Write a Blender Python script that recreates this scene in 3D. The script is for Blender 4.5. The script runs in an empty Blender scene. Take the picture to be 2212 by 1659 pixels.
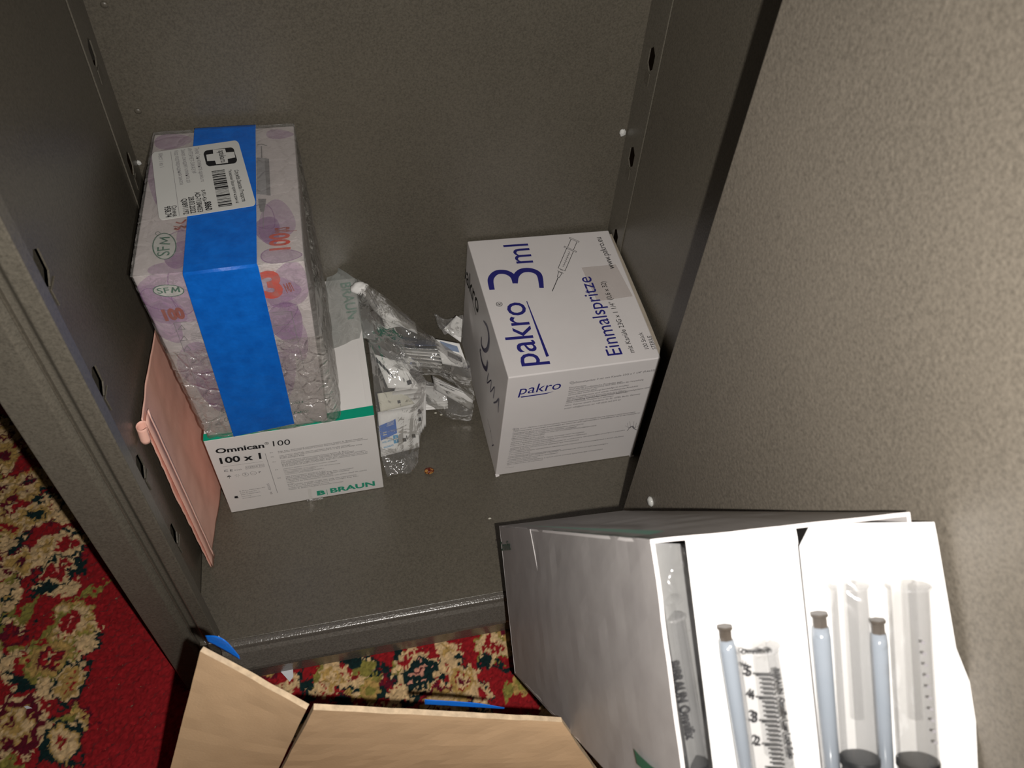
import bpy, bmesh, math, random
import numpy as np
from mathutils import Vector, Matrix
from mathutils import noise as mnoise
random.seed(7)
rng = np.random.default_rng(11)
scn = bpy.context.scene
COL = scn.collection

# ------------------------------------------------------------------ camera
FPX, YAW, PITCH, ROLL = 1737.0, math.radians(16.812), math.radians(48.986), math.radians(5.5)
CAM = Vector((0.1818, -0.3704, 0.7841))
_f = Vector((math.sin(YAW)*math.cos(PITCH), math.cos(YAW)*math.cos(PITCH), -math.sin(PITCH)))
_r = Vector((math.cos(YAW), -math.sin(YAW), 0)); _u = _r.cross(_f)
RT = _r*math.cos(ROLL) + _u*math.sin(ROLL)
UP = -_r*math.sin(ROLL) + _u*math.cos(ROLL)
FW = _f
cd = bpy.data.cameras.new('camera'); cam = bpy.data.objects.new('camera', cd); COL.objects.link(cam)
M = Matrix((RT, UP, -FW)).transposed().to_4x4(); M.translation = CAM
cam.matrix_world = M
cd.sensor_width = 36.0; cd.lens = FPX/2212*36.0; cd.clip_start = .01
cd.dof.use_dof = True; cd.dof.focus_distance = .84; cd.dof.aperture_fstop = 15
scn.camera = cam

# ------------------------------------------------------------------ light
w = bpy.data.worlds.new('room'); scn.world = w; w.use_nodes = True
w.node_tree.nodes['Background'].inputs[0].default_value = (1.0, .86, .68, 1)
w.node_tree.nodes['Background'].inputs[1].default_value = .012
ld = bpy.data.lights.new('phone_flash', 'SPOT'); ld.energy = 18.6; ld.color = (1.0, .95, .895)
ld.shadow_soft_size = .003; ld.spot_size = math.radians(128); ld.spot_blend = 1.0
lo = bpy.data.objects.new('phone_flash', ld); COL.objects.link(lo)
lm = M.copy(); lm.translation = CAM + RT*.028 - UP*.015; lo.matrix_world = lm
scn.view_settings.view_transform = 'Standard'; scn.view_settings.look = 'None'
scn.view_settings.exposure = 0.0; scn.view_settings.gamma = 1.0; scn.view_settings.use_curve_mapping = False

scn.cycles.transparent_max_bounces = 32   # many layers of clear film

# ------------------------------------------------------------------ placing helpers
def V(*a): return Vector(a)
def ray(x, y): return RT*(x-1106) - UP*(y-829.5) + FW*FPX
def at(x, y, P, n):
    """the point of a real plane (through P, normal n) behind a photo pixel"""
    d = ray(x, y); n = Vector(n); return CAM + d*((Vector(P)-CAM).dot(n)/d.dot(n))
def atz(x, y, z): return at(x, y, (0, 0, z), (0, 0, 1))
def depth(x, y, z): return CAM + ray(x, y)*(z/FPX)

def tag(o, label=None, cat=None, group=None, kind=None):
    if label: o['label'] = label
    if cat: o['category'] = cat
    if group: o['group'] = group
    if kind: o['kind'] = kind
    return o
def thing(name, label, cat, loc, group=None):
    o = bpy.data.objects.new(name, None); COL.objects.link(o); o.location = loc
    o.empty_display_size = .02
    return tag(o, label, cat, group)
def wloc(p):
    v = Vector((0, 0, 0))
    while p is not None: v += p.location; p = p.parent
    return v
def obj(name, data, mats, parent=None, smooth=False, bevel=0, seg=2, auto=None):
    """data = (verts in world metres, faces) or a bmesh; origin set at the parent's / own centre"""
    if isinstance(data, bmesh.types.BMesh):
        me = bpy.data.meshes.new(name); data.to_mesh(me); data.free()
    else:
        vs, fs = data; me = bpy.data.meshes.new(name)
        me.from_pydata([tuple(v) for v in vs], [], [tuple(f) for f in fs])
    if not isinstance(mats, (list, tuple)): mats = [mats]
    for m in mats: me.materials.append(m)
    n = len(me.vertices); co = np.empty(n*3, np.float32); me.vertices.foreach_get('co', co); co = co.reshape(-1, 3)
    if parent is None:
        base = Vector(((co[:, 0].min()+co[:, 0].max())/2, (co[:, 1].min()+co[:, 1].max())/2, co[:, 2].min())); own = base; pl = Vector((0, 0, 0))
    else:
        pl = wloc(parent)
        base = Vector(((co[:, 0].min()+co[:, 0].max())/2, (co[:, 1].min()+co[:, 1].max())/2, (co[:, 2].min()+co[:, 2].max())/2)); own = base-pl
    co -= np.array(base, np.float32); me.vertices.foreach_set('co', co.ravel()); me.update()
    if smooth: me.polygons.foreach_set('use_smooth', [True]*len(me.polygons))
    o = bpy.data.objects.new(name, me); COL.objects.link(o); o.location = own
    if parent is not None: o.parent = parent
    if bevel:
        b = o.modifiers.new('bevel', 'BEVEL'); b.width = bevel; b.segments = seg; b.limit_method = 'ANGLE'; b.angle_limit = math.radians(35)
    return o
HF = [(0, 3, 2, 1), (4, 5, 6, 7), (0, 1, 5, 4), (1, 2, 6, 5), (2, 3, 7, 6), (3, 0, 4, 7)]
def hexa(b, t): return [Vector(p) for p in b]+[Vector(p) for p in t], list(HF)   # b,t : 4 corners FL FR BR BL
def box(x0, x1, y0, y1, z0, z1):
    return hexa([(x0, y0, z0), (x1, y0, z0), (x1, y1, z0), (x0, y1, z0)], [(x0, y0, z1), (x1, y0, z1), (x1, y1, z1), (x0, y1, z1)])
def merge(*ds):
    vs = []; fs = []
    for v, f in ds:
        n = len(vs); vs += list(v); fs += [tuple(i+n for i in q) for q in f]
    return vs, fs
def slab(poly, nrm, t):
    """polygon in space given thickness t along nrm"""
    n = Vector(nrm).normalized()*t; k = len(poly)
    vs = [Vector(p) for p in poly]+[Vector(p)+n for p in poly]
    fs = [tuple(range(k))[::-1], tuple(range(k, 2*k))]+[(i, (i+1) % k, (i+1) % k+k, i+k) for i in range(k)]
    return vs, fs
def extrude_x(prof, x0, x1):
    k = len(prof); vs = [V(x0, y, z) for y, z in prof]+[V(x1, y, z) for y, z in prof]
    fs = [(i, (i+1) % k, (i+1) % k+k, i+k) for i in range(k)]+[tuple(range(k))[::-1], tuple(range(k, 2*k))]
    return vs, fs
def extrude_z(prof, z0, z1):
    k = len(prof); vs = [V(x, y, z0) for x, y in prof]+[V(x, y, z1) for x, y in prof]
    fs = [(i, (i+1) % k, (i+1) % k+k, i+k) for i in range(k)]+[tuple(range(k))[::-1], tuple(range(k, 2*k))]
    return vs, fs
def catmull(P, t):
    n = len(P)-1; i = min(int(t*n), n-1); u = t*n-i
    p0, p1, p2, p3 = P[max(i-1, 0)], P[i], P[i+1], P[min(i+2, n)]
    return (p1*2+(p2-p0)*u+(p0*2-p1*5+p2*4-p3)*u*u+(-p0+p1*3-p2*3+p3)*u**3)*.5
def patch(rows, nu, nv, amp=0, sc=60, seed=0, ridge=True):
    """rows of control points -> smooth crumpled grid"""
    vs = []; fs = []
    for j in range(nv+1):
        rowp = [catmull(list(c), j/nv) for c in zip(*rows)]
        for i in range(nu+1): vs.append(catmull(rowp, i/nu))
    W = nu+1
    for j in range(nv):
        for i in range(nu): fs.append((j*W+i, j*W+i+1, (j+1)*W+i+1, (j+1)*W+i))
    if amp:
        out = []
        for k, p in enumerate(vs):
            q = p*sc+V(seed*7.3, seed*3.1, 0)
            a = mnoise.noise(q); b = mnoise.noise(q*2.3+V(9, 4, 2))
            d = (1-2*abs(a))*.6+(1-2*abs(b))*.4 if ridge else a
            out.append(p+(-FW)*(amp*d)+UP*(amp*.5*b)+RT*(amp*.4*a))
        vs = out
    return vs, fs
def thicken(d, t, nrm=None):
    """closed thin solid from an open grid"""
    vs, fs = d; n = len(vs)
    acc = [Vector((0, 0, 0)) for _ in vs]
    for f in fs:
        a = (vs[f[1]]-vs[f[0]]).cross(vs[f[-1]]-vs[f[0]])
        for i in f: acc[i] += a
    low = [v-(a.normalized()*t if a.length > 0 else V(0, 0, 0)) for v, a in zip(vs, acc)]
    ed = {}
    for f in fs:
        for i in range(len(f)):
            e = (f[i], f[(i+1) % len(f)])
            if (e[1], e[0]) in ed: del ed[(e[1], e[0])]
            else: ed[e] = 1
    return vs+low, list(fs)+[tuple(i+n for i in f[::-1]) for f in fs]+[(a, a+n, b+n, b) for a, b in ed]
def lathe(p0, p1, prof, seg=24):
    """profile (t along p0->p1, radius)"""
    ax = p1-p0; L = ax.length; ax = ax/L
    a = ax.orthogonal().normalized(); b = ax.cross(a); vs = []; fs = []
    for t, r in prof:
        for k in range(seg):
            th = 2*math.pi*k/seg; vs.append(p0+ax*t*L+(a*math.cos(th)+b*math.sin(th))*r)
    for j in range(len(prof)-1):
        for k in range(seg): fs.append((j*seg+k, j*seg+(k+1) % seg, (j+1)*seg+(k+1) % seg, (j+1)*seg+k))
    fs.append(tuple(range(seg))[::-1]); fs.append(tuple((len(prof)-1)*seg+k for k in range(seg)))
    return vs, fs
def blob(c, r, sx=1, sy=1, sz=1, rough=.15, seed=0, sub=3):
    bm = bmesh.new(); bmesh.ops.create_icosphere(bm, subdivisions=sub, radius=1)
    for v in bm.verts:
        d = 1+rough*mnoise.noise(v.co*1.7+V(seed, 0, 0)); v.co = Vector(c)+V(v.co.x*sx, v.co.y*sy, v.co.z*sz)*r*d
    return bm

# ------------------------------------------------------------------ materials
class NT:
    def __init__(s, name):
        s.m = bpy.data.materials.new(name); s.m.use_nodes = True; s.t = s.m.node_tree; s.n = s.t.nodes; s.b = s.n['Principled BSDF']; s.o = s.n['Material Output']
    def add(s, ty, **k):
        n = s.n.new(ty)
        for a, v in k.items():
            if a in n.inputs: n.inputs[a].default_value = v
            else: setattr(n, a, v)
        return n
    def link(s, a, b): s.t.links.new(a, b)
    def coord(s): return s.add('ShaderNodeTexCoord').outputs['Object']
    def noise(s, scale, detail=3, rough=.5, vec=None, dist=0):
        n = s.add('ShaderNodeTexNoise'); n.inputs['Scale'].default_value = scale; n.inputs['Detail'].default_value = detail; n.inputs['Roughness'].default_value = rough; n.inputs['Distortion'].default_value = dist
        s.link(vec or s.coord(), n.inputs['Vector']); return n.outputs['Fac']
    def ramp(s, fac, stops):
        r = s.add('ShaderNodeValToRGB'); e = r.color_ramp.elements
        while len(e) < len(stops): e.new(.5)
        for k, (p, c) in enumerate(stops): e[k].position = p; e[k].color = (*c, 1) if len(c) == 3 else c
        s.link(fac, r.inputs[0]); return r.outputs[0]
    def bump(s, h, st, dist=.001, to=None):
        b = s.add('ShaderNodeBump'); b.inputs['Strength'].default_value = st; b.inputs['Distance'].default_value = dist
        s.link(h, b.inputs['Height']); s.link(b.outputs[0], (to or s.b).inputs['Normal']); return b
def simple(name, col, rough=.6, spec=.5, metal=0, var=.06, bump=0, bsc=300, nsc=25):
    t = NT(name); f = t.noise(nsc, 4, .6)
    t.link(t.ramp(f, [(.3, tuple(c*(1-var) for c in col)), (.7, tuple(min(1, c*(1+var)) for c in col))]), t.b.inputs['Base Color'])
    t.b.inputs['Roughness'].default_value = rough; t.b.inputs['Specular IOR Level'].default_value = spec; t.b.inputs['Metallic'].default_value = metal
    if bump: t.bump(t.noise(bsc, 3), bump)
    return t.m
def paint(name, col, rough=.36, bsc=420, bst=.35, spec=.5):
    t = NT(name); c = t.coord()
    a = t.noise(520, 3, .7, c); b = t.noise(6, 3, .6, c)
    m = t.add('ShaderNodeMath', operation='MULTIPLY_ADD'); t.link(a, m.inputs[0]); m.inputs[1].default_value = .85
    m2 = t.add('ShaderNodeMath', operation='MULTIPLY'); t.link(b, m2.inputs[0]); m2.inputs[1].default_value = .22; t.link(m2.outputs[0], m.inputs[2])
    t.link(t.ramp(m.outputs[0], [(.38, tuple(x*.72 for x in col)), (.535, col), (.70, tuple(x*1.22 for x in col))]), t.b.inputs['Base Color'])
    t.b.inputs['Roughness'].default_value = rough; t.b.inputs['Specular IOR Level'].default_value = spec
    t.bump(t.noise(bsc, 2, .5, c), bst, .0006)
    return t.m
M_PAINT = paint('hammered_grey_paint', (.106, .094, .073))
M_PAINT2 = paint('hammered_grey_paint_post', (.125, .113, .090), bsc=420, bst=.25)
M_DOOR = paint('coarse_grey_paint', (.140, .122, .097), rough=.5, bsc=330, bst=.55)
M_SILL = paint('glossy_grey_paint', (.125, .113, .098), rough=.25, bsc=500, bst=.6, spec=.8)
M_WHITE = simple('white_card', (.80, .78, .76), .38, .4, var=.02, bump=.05, bsc=900)
M_WHITEP = simple('pinkish_white_card', (.78, .745, .735), .42, .4, var=.02, bump=.05, bsc=900)
M_GREYCARD = simple('grey_raw_card', (.42, .37, .30), .8, .2, var=.1)
M_KRAFT = NT('kraft_cardboard')
_c = M_KRAFT.coord(); _mp = M_KRAFT.add('ShaderNodeMapping'); _mp.inputs['Scale'].default_value = (8, 22, 8); M_KRAFT.link(_c, _mp.inputs[0])
M_KRAFT.link(M_KRAFT.ramp(M_KRAFT.noise(6, 5, .65, _mp.outputs[0]), [(.3, (.555, .37, .215)), (.7, (.58, .392, .232))]), M_KRAFT.b.inputs['Base Color'])
M_KRAFT.b.inputs['Roughness'].default_value = .8; M_KRAFT.b.inputs['Specular IOR Level'].default_value = .2
M_KRAFT.bump(M_KRAFT.noise(700, 3), .12); M_KRAFT = M_KRAFT.m
M_KEDGE = simple('cardboard_cut_edge', (.55, .42, .28), .85, .1, var=.2, nsc=200)
M_BLUE = NT('blue_masking_tape')
M_BLUE.link(M_BLUE.ramp(M_BLUE.noise(70, 5, .7), [(.3, (.0, .105, .50)), (.72, (.003, .16, .68))]), M_BLUE.b.inputs['Base Color'])
M_BLUE.b.inputs['Roughness'].default_value = .42; M_BLUE.bump(M_BLUE.noise(350, 4, .7), .3); M_BLUE = M_BLUE.m
M_GREEN = simple('teal_print', (.0, .33, .20), .35, .5, var=.03)
M_INK = simple('black_print', (.012, .012, .014), .5, .3, var=.1)
M_GREY = simple('grey_print', (.22, .21, .22), .6, .3, var=.1)
M_NAVY = simple('navy_print', (.022, .022, .20), .35, .5, var=.1)
M_PURPLEINK = simple('marker_ink', (.030, .022, .075), .35, .5, var=.3, nsc=60)
M_RED = simple('red_print', (.62, .06, .035), .45, .4, var=.06)
M_DRED = simple('dark_red_print', (.36, .055, .035), .5, .3, var=.1)
M_DGREEN = simple('dark_green_print', (.012, .13, .075), .5, .4, var=.1)
M_LABEL = simple('label_paper', (.60, .60, .575), .55, .3, var=.02)
M_PAPER = simple('sachet_paper', (.84, .83, .81), .5, .4, var=.03, bump=.25, bsc=120)
M_CREAM = simple('cream_paper', (.66, .64, .54), .55, .3, var=.04, bump=.25, bsc=120)
M_WBLUE = simple('blue_sachet_print', (.03, .14, .52), .45, .4, var=.1)
M_WCYAN = simple('light_blue_print', (.05, .34, .62), .45, .4, var=.05)
M_STEEL = simple('worn_steel', (.6, .6, .58), .25, .5, metal=1, var=.05)
M_DARK = simple('black_rubber', (.0025, .0035, .0045), .5, .15, var=.2)
M_BROWNHUB = simple('brown_needle_hub', (.060, .048, .038), .45, .5, var=.2, nsc=200)
M_PLAST = simple('white_plastic', (.75, .76, .80), .35, .5, var=.03)
def pinkmat():
    t = NT('salmon_paper')
    t.link(t.ramp(t.noise(14, 4, .6), [(.3, (.86, .47, .37)), (.7, (.93, .55, .44))]), t.b.inputs['Base Color'])
    t.b.inputs['Roughness'].default_value = .5; t.b.inputs['Specular IOR Level'].default_value = .3
    t.b.inputs['Subsurface Weight'].default_value = .05
    t.bump(t.noise(60, 3, .5), .15, .002); return t.m
M_PINK = pinkmat()
M_PINK2 = simple('salmon_seam', (.96, .62, .52), .5, .3, var=.02)
def filmmat(name, veil, col=(.7, .69, .66), rough=.08, sc=140, st=.9, gl=.10, crack=True, dist=.004, patchy=.3, frk=.25):
    """clear crinkled plastic film: mostly see-through, a thin milky veil, glossy folds"""
    t = NT(name); c = t.coord()
    n1 = t.noise(sc, 3, .65, c, 1.2)
    v = t.add('ShaderNodeTexVoronoi'); v.feature = 'DISTANCE_TO_EDGE'; v.inputs['Scale'].default_value = sc*.45
    dn = t.add('ShaderNodeVectorMath', operation='MULTIPLY_ADD')
    nn = t.add('ShaderNodeTexNoise'); nn.inputs['Scale'].default_value = sc*.4; t.link(c, nn.inputs['Vector'])
    t.link(nn.outputs['Color'], dn.inputs[0]); dn.inputs[1].default_value = (.02, .02, .02); t.link(c, dn.inputs[2]); t.link(dn.outputs[0], v.inputs['Vector'])
    rr = t.add('ShaderNodeMapRange'); rr.inputs['From Max'].default_value = .12; t.link(v.outputs['Distance'], rr.inputs['Value'])
    h = t.add('ShaderNodeMath', operation='MULTIPLY_ADD'); t.link(rr.outputs[0], h.inputs[0]); h.inputs[1].default_value = .5 if crack else .1; t.link(n1, h.inputs[2])
    bp = t.add('ShaderNodeBump'); bp.inputs['Strength'].default_value = st; bp.inputs['Distance'].default_value = dist; t.link(h.outputs[0], bp.inputs['Height'])
    tr = t.add('ShaderNodeBsdfTransparent'); tr.inputs[0].default_value = (.985, .985, .975, 1)
    df = t.add('ShaderNodeBsdfDiffuse'); df.inputs[0].default_value = (*col, 1); t.link(bp.outputs[0], df.inputs['Normal'])
    gs = t.add('ShaderNodeBsdfGlossy'); gs.inputs['Roughness'].default_value = rough; gs.inputs[0].default_value = (1, 1, 1, 1); t.link(bp.outputs[0], gs.inputs['Normal'])
    vm = t.add('ShaderNodeMapRange'); t.link(t.noise(sc*.25, 4, .7, c, 1.5), vm.inputs['Value'])
    vm.inputs['From Min'].default_value = .35; vm.inputs['From Max'].default_value = .75; vm.inputs['To Min'].default_value = max(veil*(1-patchy), 0); vm.inputs['To Max'].default_value = min(1, veil*(1+patchy*2))
    m1 = t.add('ShaderNodeMixShader'); t.link(vm.outputs[0], m1.inputs[0]); t.link(tr.outputs[0], m1.inputs[1]); t.link(df.outputs[0], m1.inputs[2])
    fr = t.add('ShaderNodeFresnel'); fr.inputs['IOR'].default_value = 1.5; t.link(bp.outputs[0], fr.inputs['Normal'])
    fm = t.add('ShaderNodeMath', operation='MULTIPLY_ADD'); t.link(fr.outputs[0], fm.inputs[0]); fm.inputs[1].default_value = frk; fm.inputs[2].default_value = gl
    fm.use_clamp = True
    m2 = t.add('ShaderNodeMixShader'); t.link(fm.outputs[0], m2.inputs[0]); t.link(m1.outputs[0], m2.inputs[1]); t.link(gs.outputs[0], m2.inputs[2])
    t.link(m2.outputs[0], t.o.inputs['Surface']); return t.m
M_FILM = filmmat('clear_wrap_film', .12, sc=90, st=.6, gl=.03, rough=.10, frk=.35)
M_FILMC = filmmat('crumpled_wrap_film', .24, col=(.72, .68, .63), sc=110, st=1.0, gl=.07, rough=.09, frk=.5)
M_BAG = filmmat('clear_bag_film', .13, col=(.66, .67, .68), sc=38, st=.6, gl=.06, rough=.09, frk=.55)
M_HAZE = filmmat('hazy_bag_film', .50, col=(.42, .44, .42), sc=45, st=.3, gl=.02, rough=.35, crack=False)
M_BLIS = filmmat('blister_film', .014, col=(.8, .8, .82), sc=40, st=.35, gl=.03, rough=.12, crack=False, frk=.15, patchy=.9)
def barrelmat(name, col, a=.45):
    t = NT(name); tr = t.add('ShaderNodeBsdfTransparent')
    t.b.inputs['Base Color'].default_value = (*col, 1); t.b.inputs['Roughness'].default_value = .15
    m = t.add('ShaderNodeMixShader'); m.inputs[0].default_value = a
    t.link(t.noise(20, 2), t.b.inputs['Coat Weight'])
    t.link(tr.outputs[0], m.inputs[1]); t.link(t.b.outputs[0], m.inputs[2]); t.link(m.outputs[0], t.o.inputs['Surface']); return t.m
M_BARREL = barrelmat('frosted_clear_plastic', (.24, .24, .243), .32)
M_ROD = barrelmat('clear_plunger_plastic', (.26, .26, .26), .10)
M_NEEDLECAP = barrelmat('bluish_needle_sheath', (.27, .305, .355), .8)
def petalmat(name, col, a):
    t = NT(name); tr = t.add('ShaderNodeBsdfTransparent'); t.b.inputs['Base Color'].default_value = (*col, 1); t.b.inputs['Roughness'].default_value = .45
    m = t.add('ShaderNodeMixShader'); mr = t.add('ShaderNodeMapRange'); t.link(t.noise(30, 3, .6, None, 1), mr.inputs['Value']); mr.inputs['From Min'].default_value = .3; mr.inputs['From Max'].default_value = .7
    mr.inputs['To Min'].default_value = a*.7; mr.inputs['To Max'].default_value = min(1, a*1.3); t.link(mr.outputs[0], m.inputs[0])
    t.link(tr.outputs[0], m.inputs[1]); t.link(t.b.outputs[0], m.inputs[2]); t.link(m.outputs[0], t.o.inputs['Surface']); return t.m
M_PET1 = petalmat('pale_purple_print', (.52, .30, .55), .36)
M_PET2 = petalmat('deep_purple_print', (.34, .12, .40), .45)
M_SFM = simple('pinkish_white_carton', (.66, .60, .60), .45, .4, var=.05, nsc=12)

# ------------------------------------------------------------------ printing
_tc = {}
def glyphs(s, bold=0, shear=0):
    k = (s, bold, shear)
    if k in _tc: return _tc[k]
    cu = bpy.data.curves.new('t', 'FONT'); cu.body = s; cu.size = 1; cu.offset = bold; cu.shear = shear; cu.resolution_u = 3; cu.fill_mode = 'BOTH'
    o = bpy.data.objects.new('t', cu); COL.objects.link(o); bpy.context.view_layer.update()
    me = bpy.data.meshes.new_from_object(o.evaluated_get(bpy.context.evaluated_depsgraph_get()))
    co = np.array([v.co[:2] for v in me.vertices]) if len(me.vertices) else np.zeros((1, 2)); fs = [tuple(p.vertices) for p in me.polygons]
    bpy.data.objects.remove(o); bpy.data.curves.remove(cu); bpy.data.meshes.remove(me)
    _tc[k] = (co, fs); return _tc[k]
class Ink:
    """flat printing on one real face of a thing"""
    def __init__(s, P, n, off=.0006):
        s.n = Vector(n).normalized()
        if s.n.dot(CAM-Vector(P)) < 0: s.n = -s.n
        s.P = Vector(P)+s.n*off; s.v = []; s.f = []
    def pt(s, p): return at(p[0], p[1], s.P, s.n) if len(p) == 2 else Vector(p)
    def text(s, txt, p0, p1, bold=0, ht=None, hs=1, shear=0, flip=False):
        co, fs = glyphs(txt, bold, shear); a, b = s.pt(p0), s.pt(p1); e = b-a; W = e.length; e = e/W; up = s.n.cross(e)
        if flip: up = -up
        x0, x1 = co[:, 0].min(), co[:, 0].max(); sx = W/(x1-x0); sy = sx*hs
        if ht: sy = ht/max(co[:, 1].max(), 1e-6)
        n = len(s.v); s.v += [a+e*float((c[0]-x0)*sx)+up*float(c[1]*sy) for c in co]; s.f += [tuple(i+n for i in f) for f in fs]; return s
    def poly(s, pts):
        n = len(s.v); s.v += [s.pt(p) for p in pts]; s.f.append(tuple(range(n, n+len(pts)))); return s
    def line(s, pts, wd, closed=False):
        P = [s.pt(p) for p in pts]; k = len(P)
        for i in range(k if closed else k-1):
            a, b = P[i], P[(i+1) % k]; d = (b-a)
            if d.length < 1e-7: continue
            d.normalize(); q = s.n.cross(d)*wd/2; e = d*wd*.3; n = len(s.v)
            s.v += [a-e-q, b+e-q, b+e+q, a-e+q]; s.f.append((n, n+1, n+2, n+3))
        return s
    def ring(s, c, rx, ry, wd, ang=0, fill=False):
        pts = [(c[0]+rx*math.cos(t)*math.cos(ang)-ry*math.sin(t)*math.sin(ang), c[1]+rx*math.cos(t)*math.sin(ang)+ry*math.sin(t)*math.cos(ang)) for t in [2*math.pi*i/28 for i in range(28)]]
        return s.poly(pts) if fill else s.line(pts, wd, True)
    def brush(s, pts, wds):
        P = [s.pt(p) for p in pts]; m = 6*(len(P)-1); Q = [catmull(P, i/m) for i in range(m+1)]; L = []; R = []
        for i, q in enumerate(Q):
            d = (Q[min(i+1, m)]-Q[max(i-1, 0)]).normalized(); k = s.n.cross(d); t = i/m*(len(wds)-1); j = min(int(t), len(wds)-2); wd = wds[j]+(wds[j+1]-wds[j])*(t-j)
            L.append(q+k*wd/2); R.append(q-k*wd/2)
        n = len(s.v); s.v += L+R; s.f += [(n+i, n+i+1, n+m+1+i+1, n+m+1+i) for i in range(m)]; return s
    def build(s, name, mat, parent): return obj(name, (s.v, s.f), mat, parent)
    def lay(s, off): 
        q = Ink(s.P, s.n, off); return q

# ------------------------------------------------------------------ the setting: floor and carpet
fl = obj('floor', box(-1.2, 1.6, -1.0, 1.4, -.13, -.106), simple('floor_boards', (.18, .11, .06), .6, var=.2, nsc=4)); tag(fl, kind='structure')

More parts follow.
